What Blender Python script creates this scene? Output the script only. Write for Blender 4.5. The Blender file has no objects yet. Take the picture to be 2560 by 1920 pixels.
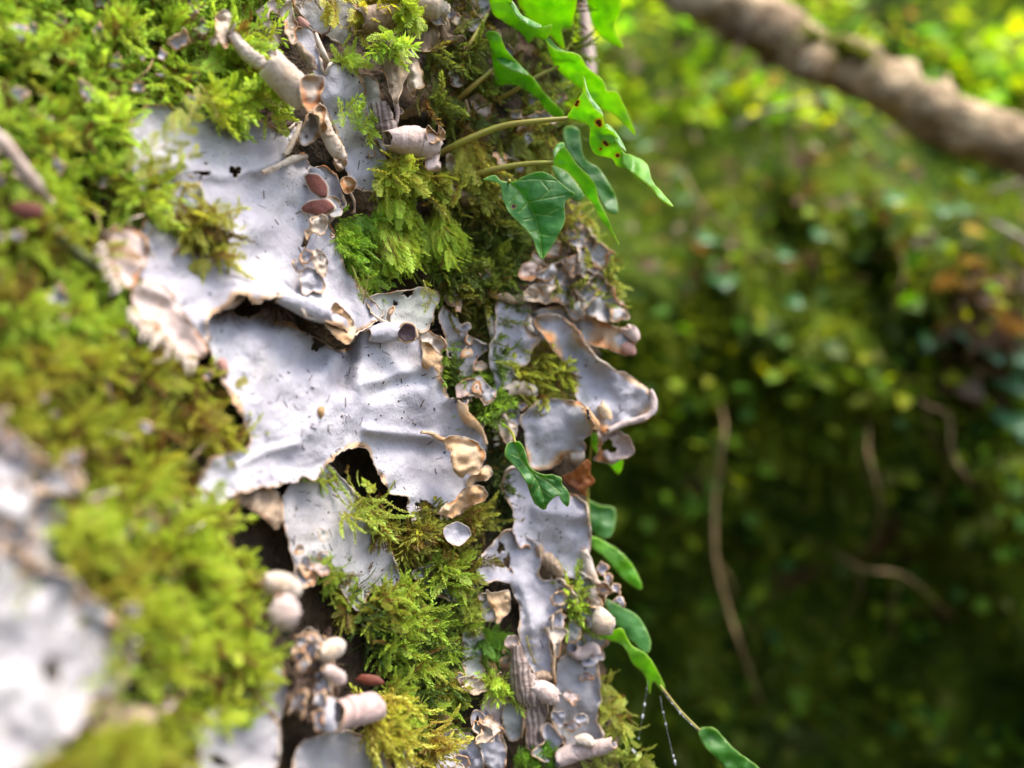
import bpy, math, random
import numpy as np
from mathutils import Vector, Matrix
from mathutils.geometry import delaunay_2d_cdt

random.seed(7)
RNG = np.random.default_rng(7)
SC = bpy.context.scene
COL = SC.collection
# ------------------------------------------------------------------ camera, world, sun, exposure
HFOV = math.radians(66)
F = 1280 / math.tan(HFOV / 2)            # focal length in photograph pixels (2560 wide)
cam_d = bpy.data.cameras.new('camera')
cam = bpy.data.objects.new('camera', cam_d)
COL.objects.link(cam)
cam.rotation_euler = (math.radians(90), 0, 0)
cam_d.sensor_width = 36
cam_d.lens = 18 / math.tan(HFOV / 2)
cam_d.clip_start = 0.005
cam_d.clip_end = 400
cam_d.dof.use_dof = True
cam_d.dof.focus_distance = 0.196
cam_d.dof.aperture_fstop = cam_d.lens / 1000 / 0.0053
SC.camera = cam

SUN_DIR = Vector((0.36, -0.10, 0.93)).normalized()      # towards the sun
world = bpy.data.worlds.new('World')
SC.world = world
world.use_nodes = True
wn = world.node_tree
sky = wn.nodes.new('ShaderNodeTexSky')
sky.sky_type = 'NISHITA'
sky.sun_disc = False
sky.sun_elevation = math.asin(SUN_DIR.z)
sky.sun_rotation = math.atan2(SUN_DIR.x, SUN_DIR.y)
sky.air_density = 1.0
sky.dust_density = 4.0
bg = wn.nodes['Background']
bg.inputs[1].default_value = 0.14
wn.links.new(sky.outputs[0], bg.inputs[0])
sun_d = bpy.data.lights.new('sun', 'SUN')
sun_d.energy = 1.6
sun_d.angle = math.radians(26)
sun_d.color = (1.0, 0.95, 0.88)
sun = bpy.data.objects.new('sun', sun_d)
COL.objects.link(sun)
sun.location = SUN_DIR * 5
sun.rotation_euler = SUN_DIR.to_track_quat('Z', 'Y').to_euler()

SC.view_settings.view_transform = 'Standard'
SC.view_settings.look = 'None'
SC.view_settings.gamma = 1
SC.view_settings.exposure = 1.82
SC.render.engine = 'CYCLES'
SC.cycles.use_denoising = True
SC.cycles.max_bounces = 6
SC.cycles.diffuse_bounces = 3
SC.cycles.glossy_bounces = 2
SC.cycles.transmission_bounces = 3
SC.cycles.caustics_reflective = False
SC.cycles.caustics_refractive = False
SC.cycles.sample_clamp_indirect = 4

# ------------------------------------------------------------------ numeric helpers
def hash2(ix, iy, seed):
    n = (ix.astype(np.int64) * 374761393 + iy.astype(np.int64) * 668265263 + seed * 974634777) & 0xffffffff
    n = ((n ^ (n >> 13)) * 1274126177) & 0xffffffff
    n = n ^ (n >> 16)
    return (n & 0xffff) / 65535.0

def vnoise(x, y, seed=0):
    x = np.asarray(x, float); y = np.asarray(y, float)
    ix = np.floor(x); iy = np.floor(y)
    fx = x - ix; fy = y - iy
    fx = fx * fx * fx * (fx * (fx * 6 - 15) + 10); fy = fy * fy * fy * (fy * (fy * 6 - 15) + 10)
    a = hash2(ix, iy, seed); b = hash2(ix + 1, iy, seed); c = hash2(ix, iy + 1, seed); d = hash2(ix + 1, iy + 1, seed)
    return (a * (1 - fx) + b * fx) * (1 - fy) + (c * (1 - fx) + d * fx) * fy

def fbm(x, y, seed=0, octv=3):
    s = 0; a = 1; t = 0
    for i in range(octv):
        s = s + a * (vnoise(x * 2 ** i, y * 2 ** i, seed + i * 17) - 0.5); t += a; a *= 0.5
    return 2 * s / t                       # about -1 .. 1

# the near bank as a smooth sheet: one over its distance, in 1/m, fitted over the picture
_gx = [-400, 0, 400, 800, 1200, 1500]
_gy = [-300, 300, 900, 1500, 2100]
_tab = [[6.6, 6.0, 5.45, 5.0, 4.55, 4.1],
        [7.2, 6.4, 5.6, 5.08, 4.6, 4.05],
        [9.0, 7.9, 6.4, 5.3, 4.65, 3.95],
        [11.5, 10.0, 7.5, 5.7, 4.85, 4.3],
        [13., 11.5, 8.6, 6.2, 5.0, 4.4]]
def _basis(px, py):
    u = (np.asarray(px, float) - 600) / 900; v = (np.asarray(py, float) - 900) / 1000
    return np.stack([u ** i * v ** j for i in range(4) for j in range(3) if i + j <= 4], -1)
_A = []; _b = []
for j, y in enumerate(_gy):
    for i, x in enumerate(_gx):
        _A.append(_basis(x, y)); _b.append(_tab[j][i])
_coef = np.linalg.lstsq(np.array(_A), np.array(_b), rcond=None)[0]
def bank_y(px, py):
    return 1.0 / np.clip(_basis(px, py) @ _coef, 3.4, 15)

def at_y(px, py, Y):
    px = np.asarray(px, float); py = np.asarray(py, float); Y = np.asarray(Y, float) + 0 * px
    return np.stack([(px - 1280) / F * Y, Y, -(py - 960) / F * Y], -1)

def P(px, py, h=0.0):                      # point of the bank seen at that place, raised h millimetres off it
    return at_y(px, py, bank_y(px, py) - np.asarray(h) * 1e-3)

def mesh_obj(name, V, faces, mats, attrs=None, cols=None, smooth=True, midx=None):
    V = np.asarray(V, np.float32)
    me = bpy.data.meshes.new(name)
    faces = [np.asarray(f, np.int32) for f in (faces if isinstance(faces, list) else [faces]) if len(f)]
    nl = sum(f.size for f in faces); nf = sum(len(f) for f in faces)
    me.vertices.add(len(V)); me.vertices.foreach_set('co', V.ravel())
    me.loops.add(nl); me.polygons.add(nf)
    me.loops.foreach_set('vertex_index', np.concatenate([f.ravel() for f in faces]))
    tot = np.concatenate([np.full(len(f), f.shape[1], np.int32) for f in faces])
    me.polygons.foreach_set('loop_start', np.concatenate([[0], np.cumsum(tot)[:-1]]).astype(np.int32))
    me.polygons.foreach_set('loop_total', tot)
    if midx is not None: me.polygons.foreach_set('material_index', np.asarray(midx, np.int32))
    me.update(calc_edges=True)
    if smooth: me.polygons.foreach_set('use_smooth', np.ones(nf, bool))
    for k, a in (attrs or {}).items():
        me.attributes.new(k, 'FLOAT', 'POINT').data.foreach_set('value', np.asarray(a, np.float32))
    if cols is not None:
        c = np.ones((len(V), 4), np.float32); c[:, :3] = cols
        me.attributes.new('tint', 'FLOAT_COLOR', 'POINT').data.foreach_set('color', c.ravel())
    for m in (mats if isinstance(mats, (list, tuple)) else [mats]): me.materials.append(m)
    o = bpy.data.objects.new(name, me); COL.objects.link(o)
    return o

def solidify(o, t, mo=0, rim=0, offset=-1):
    m = o.modifiers.new('thickness', 'SOLIDIFY')
    m.thickness = t; m.offset = offset; m.material_offset = mo; m.material_offset_rim = rim
    return o

def recentre(o, loc):
    n = len(o.data.vertices); co = np.empty(n * 3, np.float32); o.data.vertices.foreach_get('co', co)
    co = co.reshape(-1, 3) - np.asarray(loc, np.float32); o.data.vertices.foreach_set('co', co.ravel()); o.location = loc

def centre_of(o):
    n = len(o.data.vertices); co = np.empty(n * 3, np.float32); o.data.vertices.foreach_get('co', co)
    return co.reshape(-1, 3).mean(0)

def thing(name, label, cat, parts, group=None, kind=None):
    """parts: meshes built in world coordinates, or (mesh, [sub-part meshes])"""
    first = parts[0][0] if isinstance(parts[0], tuple) else parts[0]
    c = centre_of(first)
    if len(parts) == 1 and not isinstance(parts[0], tuple):
        o = parts[0]; recentre(o, c); o.name = name
    else:
        o = bpy.data.objects.new(name, None); COL.objects.link(o); o.location = c; o.empty_display_size = 0.01
        for p in parts:
            subs = []
            if isinstance(p, tuple): p, subs = p
            recentre(p, c); p.location = (0, 0, 0); p.parent = o
            for s in subs:
                recentre(s, c); s.location = (0, 0, 0); s.parent = p
    o['label'] = label; o['category'] = cat
    if group: o['group'] = group
    if kind: o['kind'] = kind
    return o

# ------------------------------------------------------------------ materials
def new_mat(name):
    m = bpy.data.materials.new(name); m.use_nodes = True
    nt = m.node_tree; nt.nodes.clear()
    out = nt.nodes.new('ShaderNodeOutputMaterial')
    return m, nt, out

class NT:
    def __init__(s, nt): s.nt = nt
    def n(s, t, **k):
        nd = s.nt.nodes.new(t)
        for a, v in k.items(): setattr(nd, a, v)
        return nd
    def link(s, a, b): s.nt.links.new(a, b)
    def coord(s): return s.n('ShaderNodeTexCoord').outputs['Object']
    def noise(s, vec, scale, detail=3, rough=0.55, dist=0.0):
        nd = s.n('ShaderNodeTexNoise'); nd.inputs['Scale'].default_value = scale; nd.inputs['Detail'].default_value = detail
        nd.inputs['Roughness'].default_value = rough; nd.inputs['Distortion'].default_value = dist
        s.link(vec, nd.inputs['Vector']); return nd.outputs[0]
    def ramp(s, fac, stops):
        nd = s.n('ShaderNodeValToRGB'); e = nd.color_ramp.elements
        while len(e) < len(stops): e.new(0.5)
        for el, (p, c) in zip(e, stops): el.position = p; el.color = (*c, 1) if len(c) == 3 else c
        s.link(fac, nd.inputs[0]); return nd.outputs[0]
    def mix(s, fac, a, b, mode='MIX'):
        nd = s.n('ShaderNodeMix', data_type='RGBA', blend_type=mode)
        for sock, v in ((nd.inputs[0], fac), (nd.inputs[6], a), (nd.inputs[7], b)):
            if hasattr(v, 'links'): s.link(v, sock)
            else: sock.default_value = v if isinstance(v, (int, float)) else (*v, 1)
        return nd.outputs[2]
    def math(s, op, a, b=0.0, c=None, clamp=False):
        nd = s.n('ShaderNodeMath', operation=op, use_clamp=clamp)
        for sock, v in zip(nd.inputs, (a, b, c)):
            if v is None: continue
            if hasattr(v, 'links'): s.link(v, sock)
            else: sock.default_value = v
        return nd.outputs[0]
    def step(s, v, lo, hi):
        nd = s.n('ShaderNodeMapRange', interpolation_type='SMOOTHSTEP'); s.link(v, nd.inputs[0])
        nd.inputs[1].default_value = lo; nd.inputs[2].default_value = hi
        return nd.outputs[0]
    def attr(s, name, out='Fac'):
        nd = s.n('ShaderNodeAttribute', attribute_name=name); return nd.outputs[out]
    def bump(s, h, dist, strength=1.0, nrm=None):
        nd = s.n('ShaderNodeBump'); nd.inputs['Strength'].default_value = strength; nd.inputs['Distance'].default_value = dist
        s.link(h, nd.inputs['Height'])
        if nrm is not None: s.link(nrm, nd.inputs['Normal'])
        return nd.outputs[0]
    def bsdf(s, col, rough=0.6, nrm=None, spec=0.4, coat=0.0, coat_rough=0.2, sheen=0.0):
        b = s.n('ShaderNodeBsdfPrincipled')
        for k, v in (('Base Color', col), ('Roughness', rough)):
            if hasattr(v, 'links'): s.link(v, b.inputs[k])
            else: b.inputs[k].default_value = v if isinstance(v, (int, float)) else (*v, 1)
        b.inputs['Specular IOR Level'].default_value = spec
        b.inputs['Coat Weight'].default_value = coat; b.inputs['Coat Roughness'].default_value = coat_rough
        b.inputs['Sheen Weight'].default_value = sheen
        if nrm is not None: s.link(nrm, b.inputs['Normal'])
        return b
    def translucent(s, surf, col, fac, nrm=None):
        t = s.n('ShaderNodeBsdfTranslucent')
        if hasattr(col, 'links'): s.link(col, t.inputs[0])
        else: t.inputs[0].default_value = (*col, 1)
        m = s.n('ShaderNodeMixShader'); m.inputs[0].default_value = fac
        s.link(surf.outputs[0], m.inputs[1]); s.link(t.outputs[0], m.inputs[2]); return m

def mat_lichen(name, c0, c1, speck=1.0, dirt=0.5):
    m, nt, out = new_mat(name); k = NT(nt); co = k.coord()
    col = k.mix(k.step(k.noise(co, 70, 4), 0.35, 0.65), c0, c1)
    col = k.mix(k.math('MULTIPLY', k.step(k.noise(co, 260, 3), 0.52, 0.72), 0.35), col, tuple(v * f for v, f in zip(c0, (0.86, 0.8, 0.76))))
    # dust of bark crumbs: crowded in some places, none in others
    dn = k.math('MULTIPLY', k.step(k.noise(co, 420, 4, 0.7), 0.60, 0.72), k.step(k.noise(co, 45, 2), 0.50, 0.68))
    col = k.mix(k.math('MULTIPLY', dn, 0.55 * dirt), col, (0.20, 0.15, 0.10))
    for sc, th, sel in ((260, 0.07, 0.80), (620, 0.17, 0.72), (1000, 0.20, 0.55)):
        v = k.n('ShaderNodeTexVoronoi'); v.inputs['Scale'].default_value = sc; k.link(co, v.inputs['Vector'])
        dist = k.math('ADD', v.outputs['Distance'], k.math('MULTIPLY', k.math('SUBTRACT', k.noise(co, sc * 3, 2), 0.5), 0.5))
        sp = k.math('LESS_THAN', dist, th)
        sepc = k.n('ShaderNodeSeparateColor'); k.link(v.outputs['Color'], sepc.inputs[0])
        sp = k.math('MULTIPLY', sp, k.math('GREATER_THAN', sepc.outputs[0], sel))
        sp = k.math('MULTIPLY', sp, k.step(k.noise(co, 55, 3, 0.6), 0.50, 0.62))
        col = k.mix(k.math('MULTIPLY', sp, 0.85 * speck), col, (0.055, 0.045, 0.05))
    e = k.attr('edge')
    en = k.math('ADD', e, k.math('MULTIPLY', k.math('SUBTRACT', k.noise(co, 330, 3), 0.5), 0.7))
    en = k.math('MULTIPLY', en, k.step(e, 0.04, 0.2))
    col = k.mix(k.step(en, 0.22, 0.55), col, (0.44, 0.29, 0.17))
    col = k.mix(k.step(en, 0.66, 0.95), col, (0.40, 0.17, 0.055))
    wr = k.noise(co, 210, 5, 0.62, 1.6)
    st = k.math('MULTIPLY', k.step(k.noise(co, 110, 6, 0.75, 0.8), 0.52, 0.72), 0.55 * dirt + 0.16)
    col = k.mix(st, col, (0.27, 0.235, 0.185))
    col = k.mix(k.math('MULTIPLY', k.step(k.noise(co, 60, 4, 0.6), 0.60, 0.78), 0.30), col, (0.30, 0.33, 0.22))
    col = k.mix(k.math('MULTIPLY', k.step(k.noise(co, 2200, 2, 0.7), 0.50, 0.72), 0.16), col, (0.20, 0.18, 0.18))
    mp = k.n('ShaderNodeMapping'); mp.inputs['Rotation'].default_value = (0.3, 0.5, 0.9); mp.inputs['Scale'].default_value = (1.0, 0.35, 0.35); k.link(co, mp.inputs[0])
    fol = k.noise(mp.outputs[0], 330, 5, 0.6, 1.2)
    b0 = k.bump(fol, 0.0009, 0.35)
    b1 = k.bump(wr, 0.0016, 0.34, b0)
    nrm = k.bump(k.noise(co, 1500, 4, 0.7), 0.00022, 0.7, b1)
    s = k.bsdf(col, 0.68, nrm, 0.25)
    k.link(s.outputs[0], out.inputs[0]); return m

def mat_under(name, c0, c1, stripes=0.0, edge_col=(0.36, 0.14, 0.04)):
    m, nt, out = new_mat(name); k = NT(nt); co = k.coord()
    col = k.mix(k.step(k.noise(co, 120, 4), 0.35, 0.68), c0, c1)
    sp = k.step(k.noise(co, 900, 3, 0.7), 0.60, 0.70)
    col = k.mix(k.math('MULTIPLY', sp, 0.5), col, tuple(v * 0.45 for v in c1))
    if stripes:
        w = k.n('ShaderNodeTexWave', wave_type='BANDS'); w.inputs['Scale'].default_value = 260; w.inputs['Distortion'].default_value = 6
        w.inputs['Detail'].default_value = 3; w.inputs['Detail Scale'].default_value = 2.0
        uv = k.n('ShaderNodeMapping'); uv.inputs['Rotation'].default_value = (0, 0.5, 0.2); uv.inputs['Scale'].default_value = (1, 0.6, 0.22)
        k.link(co, uv.inputs[0]); k.link(uv.outputs[0], w.inputs[0])
        col = k.mix(k.math('MULTIPLY', k.step(w.outputs[1], 0.35, 0.8), stripes), col, (0.10, 0.06, 0.045))
    e = k.attr('edge')
    en = k.math('ADD', e, k.math('MULTIPLY', k.math('SUBTRACT', k.noise(co, 280, 3), 0.5), 0.8))
    en = k.math('MULTIPLY', en, k.step(e, 0.04, 0.2))
    col = k.mix(k.step(en, 0.3, 0.8), col, edge_col)
    b1 = k.bump(k.noise(co, 210, 4, 0.6, 0.8), 0.0014, 0.6)
    nrm = k.bump(k.noise(co, 1300, 3, 0.6), 0.0002, 0.7, b1)
    s = k.bsdf(col, 0.62, nrm, 0.3, sheen=0.15)
    t = k.translucent(s, col, 0.12)
    k.link(t.outputs[0], out.inputs[0]); return m

def mat_plain(name, c0, c1, scale, rough=0.6, bump=0.0, spec=0.4, trans=None, coat=0.0, speckle=None):
    m, nt, out = new_mat(name); k = NT(nt); co = k.coord()
    nz = k.noise(co, scale, 5, 0.6)
    col = k.mix(k.step(nz, 0.33, 0.67), c0, c1)
    if speckle: col = k.mix(k.step(k.noise(co, scale * 4, 3, 0.7), 0.56, 0.68), col, speckle)
    nrm = k.bump(k.noise(co, scale * 2.5, 5, 0.65), bump) if bump else None
    s = k.bsdf(col, rough, nrm, spec, coat)
    if trans: s = k.translucent(s, trans[0], trans[1])
    k.link(s.outputs[0], out.inputs[0]); return m

def mat_tint(name, rough=0.5, trans=0.35, spec=0.35, gain=(1.25, 1.25, 0.7)):
    m, nt, out = new_mat(name); k = NT(nt)
    col = k.attr('tint', 'Color')
    s = k.bsdf(col, rough, None, spec)
    s = k.translucent(s, k.mix(1.0, col, gain, 'MULTIPLY'), trans)
    k.link(s.outputs[0], out.inputs[0]); return m

def mat_ivy(name):
    m, nt, out = new_mat(name); k = NT(nt); co = k.coord()
    tint = k.attr('tint', 'Color')
    col = k.mix(k.step(k.noise(co, 220, 4, 0.6), 0.35, 0.7), tint, k.mix(1.0, tint, (0.62, 0.78, 0.6), 'MULTIPLY'))
    col = k.mix(k.math('MULTIPLY', k.attr('vein'), 0.36), col, (0.30, 0.42, 0.10))
    col = k.mix(k.math('MULTIPLY', k.step(k.noise(co, 1600, 3, 0.7), 0.66, 0.74), 0.45), col, (0.22, 0.26, 0.12))
    en = k.attr('edge')
    col = k.mix(k.math('MULTIPLY', en, 0.5), col, (0.30, 0.40, 0.10))
    sp = k.math('ADD', k.attr('spot'), k.math('MULTIPLY', k.math('SUBTRACT', k.noise(co, 900, 3), 0.5), 0.8))
    col = k.mix(k.step(sp, 0.32, 0.42), col, (0.25, 0.20, 0.03))
    col = k.mix(k.step(sp, 0.55, 0.66), col, (0.05, 0.02, 0.012))
    h = k.math('ADD', k.math('MULTIPLY', k.attr('vein'), -0.7), k.noise(co, 500, 3))
    nrm = k.bump(h, 0.0004, 0.8)
    s = k.bsdf(col, k.math('ADD', 0.22, k.math('MULTIPLY', k.noise(co, 350, 4, 0.7), 0.5)), nrm, 0.6)
    tr = k.mix(1.0, col, (3.0, 2.4, 0.3), 'MULTIPLY')
    s = k.translucent(s, tr, 0.5, nrm)
    k.link(s.outputs[0], out.inputs[0]); return m

M = {}
M['lichen'] = mat_lichen('grey_lichen', (0.315, 0.30, 0.335), (0.42, 0.405, 0.43))
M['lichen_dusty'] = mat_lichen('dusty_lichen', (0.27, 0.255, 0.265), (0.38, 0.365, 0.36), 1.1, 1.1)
M['lichen_green'] = mat_lichen('greenish_lichen', (0.29, 0.30, 0.265), (0.39, 0.385, 0.36), 1.0, 0.9)
M['under'] = mat_under('lichen_underside', (0.56, 0.48, 0.40), (0.43, 0.32, 0.22))
M['under_pink'] = mat_under('pinkish_underside', (0.56, 0.45, 0.41), (0.45, 0.33, 0.28))
M['pink'] = mat_under('pink_underside', (0.52, 0.36, 0.33), (0.42, 0.28, 0.25))
M['under_brown'] = mat_under('brown_underside', (0.36, 0.26, 0.17), (0.24, 0.155, 0.09), 0.35, (0.25, 0.11, 0.04))
M['under_striped'] = mat_under('striped_underside', (0.38, 0.31, 0.27), (0.24, 0.175, 0.15), 0.8)
M['orange'] = mat_under('orange_underside', (0.58, 0.42, 0.26), (0.47, 0.27, 0.12), 0, (0.36, 0.15, 0.04))
M['rim'] = mat_plain('lichen_margin', (0.50, 0.36, 0.22), (0.34, 0.18, 0.08), 300, 0.6)
M['disc'] = mat_plain('fruiting_disc_brown', (0.17, 0.045, 0.022), (0.10, 0.026, 0.016), 300, 0.42, 0.0003)
M['disc_dark'] = mat_plain('fruiting_disc_dark', (0.055, 0.022, 0.022), (0.03, 0.014, 0.016), 300, 0.45, 0.0003)
M['disc_pink'] = mat_plain('fruiting_disc_pale', (0.36, 0.19, 0.15), (0.27, 0.125, 0.09), 300, 0.5, 0.0003)
M['hair_dark'] = mat_plain('dark_root_hair', (0.05, 0.026, 0.018), (0.10, 0.055, 0.035), 400, 0.7)
M['hair_pale'] = mat_plain('pale_root_hair', (0.52, 0.44, 0.36), (0.38, 0.29, 0.21), 400, 0.7)
M['soil'] = mat_plain('damp_soil', (0.035, 0.024, 0.015), (0.11, 0.072, 0.042), 90, 0.85, 0.004, 0.2, speckle=(0.012, 0.018, 0.005))
M['far_soil'] = mat_plain('far_soil', (0.025, 0.032, 0.008), (0.060, 0.046, 0.026), 9, 0.9, 0.02, 0.2, speckle=(0.10, 0.06, 0.04))
def mat_far():
    m, nt, out = new_mat('far_bank_moss'); k = NT(nt); co = k.coord()
    col = k.mix(k.step(k.noise(co, 13, 4, 0.6), 0.32, 0.68), (0.03, 0.07, 0.006), (0.13, 0.19, 0.010))
    col = k.mix(k.step(k.noise(co, 34, 4, 0.6), 0.58, 0.70), col, (0.045, 0.035, 0.015))
    col = k.mix(k.step(k.noise(co, 9, 3), 0.60, 0.72), col, (0.16, 0.085, 0.055))
    col = k.mix(k.math('MULTIPLY', k.attr('earth'), k.step(k.noise(co, 20, 3), 0.30, 0.5)), col, (0.13, 0.075, 0.05))
    s = k.bsdf(col, 0.9, k.bump(k.noise(co, 60, 5, 0.7), 0.03), 0.1)
    k.link(s.outputs[0], out.inputs[0]); return m
M['far_moss'] = mat_far()
M['moss'] = mat_tint('moss_leaf', 0.5, 0.42, 0.3, (1.5, 1.45, 0.8))
M['far_leaf'] = mat_tint('far_leaf', 0.5, 0.45, 0.15, (1.6, 1.5, 0.4))
M['gloss_leaf'] = mat_tint('glossy_leaf', 0.3, 0.3, 0.6, (1.5, 1.5, 0.5))
M['ivy'] = mat_ivy('ivy_leaf')
M['petiole'] = mat_plain('ivy_petiole', (0.27, 0.28, 0.03), (0.27, 0.19, 0.04), 120, 0.45, 0.0002, 0.5)
M['dead'] = mat_plain('dead_leaf', (0.34, 0.12, 0.02), (0.20, 0.06, 0.015), 160, 0.5, 0.0008, 0.4, trans=((0.5, 0.16, 0.01), 0.3))
M['bark'] = mat_plain('branch_bark', (0.62, 0.45, 0.25), (0.20, 0.12, 0.055), 30, 0.75, 0.012, 0.3, speckle=(0.10, 0.06, 0.03))
M['twig'] = mat_plain('twig_bark', (0.46, 0.37, 0.31), (0.28, 0.20, 0.155), 120, 0.7, 0.001, 0.3)
M['root'] = mat_plain('root_bark', (0.30, 0.20, 0.09), (0.17, 0.11, 0.045), 60, 0.7, 0.002, 0.3)
M['twig_moss'] = mat_plain('mossy_twig_bark', (0.16, 0.18, 0.06), (0.07, 0.075, 0.03), 140, 0.8, 0.0015, 0.2)
M['web'] = mat_plain('cobweb_silk', (0.7, 0.7, 0.7), (0.6, 0.6, 0.6), 50, 0.4)
M['ant'] = mat_plain('ant_shell', (0.012, 0.009, 0.008), (0.02, 0.014, 0.01), 900, 0.3)
M['crumb'] = mat_plain('bark_crumb', (0.45, 0.28, 0.12), (0.30, 0.16, 0.06), 500, 0.7, 0.0003)

# ------------------------------------------------------------------ shape helpers
def spline(pts, closed=True, step=6.0):
    p = np.asarray(pts, float); n = len(p); out = []
    rng = range(n) if closed else range(n - 1)
    for i in rng:
        if closed: a, b, c, d = p[(i - 1) % n], p[i], p[(i + 1) % n], p[(i + 2) % n]
        else: a, b, c, d = p[max(i - 1, 0)], p[i], p[i + 1], p[min(i + 2, n - 1)]
        k = max(1, int(np.linalg.norm((c - b)[:2]) / step)); t = np.linspace(0, 1, k, endpoint=False)[:, None]
        out.append(0.5 * ((2 * b) + (c - a) * t + (2 * a - 5 * b + 4 * c - d) * t ** 2 + (3 * b - a - 3 * c + d) * t ** 3))
    if not closed: out.append(p[-1:])
    return np.concatenate(out)

def seg_dist(pts, A, B):
    d = np.full(len(pts), 1e9)
    for a, b in zip(A, B):
        ab = b - a; t = np.clip(((pts - a) @ ab) / max(ab @ ab, 1e-9), 0, 1)
        d = np.minimum(d, np.hypot(*(pts - a - t[:, None] * ab).T))
    return d

def inside(pts, poly):
    x, y = pts[:, 0], pts[:, 1]; c = np.zeros(len(pts), bool); q = np.roll(poly, -1, 0)
    for (x0, y0), (x1, y1) in zip(poly, q):
        if y0 == y1: continue
        c ^= ((y0 > y) != (y1 > y)) & (x < (x1 - x0) * (y - y0) / (y1 - y0) + x0)
    return c

OUTLINE = [None]
def sheet2d(pts, crinkle=3.0, step=7.0, holes=(), seed=0):
    """outline -> points, triangles, distance to the margin (picture pixels)"""
    ol = spline(pts, True, min(step, 6))
    n = len(ol); ar = np.cumsum(np.r_[0, np.hypot(*(np.diff(ol, axis=0)).T)])
    tng = np.roll(ol, -1, 0) - np.roll(ol, 1, 0); tng /= np.maximum(np.hypot(*tng.T), 1e-6)[:, None]
    nr = np.stack([tng[:, 1], -tng[:, 0]], -1)
    w = 1.2 * fbm(ar / 30, ar * 0 + seed, seed, 3) + 0.75 * fbm(ar / 10, ar * 0 + 3 + seed, seed + 5, 2)
    fade = np.clip(np.minimum(np.arange(n), n - np.arange(n)) / 6, 0, 1)
    ol = ol + nr * (w * crinkle * fade)[:, None]
    OUTLINE[0] = ol
    loops = [ol]
    for (hx, hy, rx, ry, rot) in holes:
        a = np.linspace(0, 2 * np.pi, 22, endpoint=False); rr = 1 + 0.22 * np.sin(3 * a + hx) + 0.16 * np.sin(5 * a + hy) + 0.12 * np.sin(8 * a)
        q = np.stack([rx * rr * np.cos(a), ry * rr * np.sin(a)], -1); c, s = math.cos(rot), math.sin(rot)
        loops.append(q @ np.array([[c, s], [-s, c]]) + (hx, hy))
    A = np.concatenate(loops); B = np.concatenate([np.roll(l, -1, 0) for l in loops])
    lo, hi = ol.min(0), ol.max(0)
    gx = np.arange(lo[0], hi[0], step); gy = np.arange(lo[1], hi[1], step * 0.87)
    X, Y = np.meshgrid(gx, gy); X = X + (np.arange(len(gy)) % 2)[:, None] * step / 2
    g = np.stack([X.ravel(), Y.ravel()], -1); g = g + RNG.uniform(-0.18, 0.18, g.shape) * step
    g = g[inside(g, ol)]
    for l in loops[1:]: g = g[~inside(g, l)]
    g = g[seg_dist(g, A, B) > step * 0.45]
    verts = np.concatenate([A, g]); edges = []; o = 0
    for l in loops:
        k = len(l); edges += [(o + i, o + (i + 1) % k) for i in range(k)]; o += k
    r = delaunay_2d_cdt([Vector(v) for v in verts], edges, [], 0, 1e-5)
    v = np.array([tuple(q) for q in r[0]]); t = np.array([f for f in r[2] if len(f) == 3], np.int32)
    c = v[t].mean(1); keep = inside(c, ol)
    for l in loops[1:]: keep &= ~inside(c, l)
    t = t[keep]; used = np.unique(t); mp = -np.ones(len(v), int); mp[used] = np.arange(len(used)); v = v[used]; t = mp[t]
    e1 = v[t[:, 1]] - v[t[:, 0]]; e2 = v[t[:, 2]] - v[t[:, 0]]
    flip = (e1[:, 0] * e2[:, 1] - e1[:, 1] * e2[:, 0]) > 0      # face the camera (picture y runs down)
    t[flip] = t[flip][:, ::-1]
    return v, t, seg_dist(v, ol, np.roll(ol, -1, 0))

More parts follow.
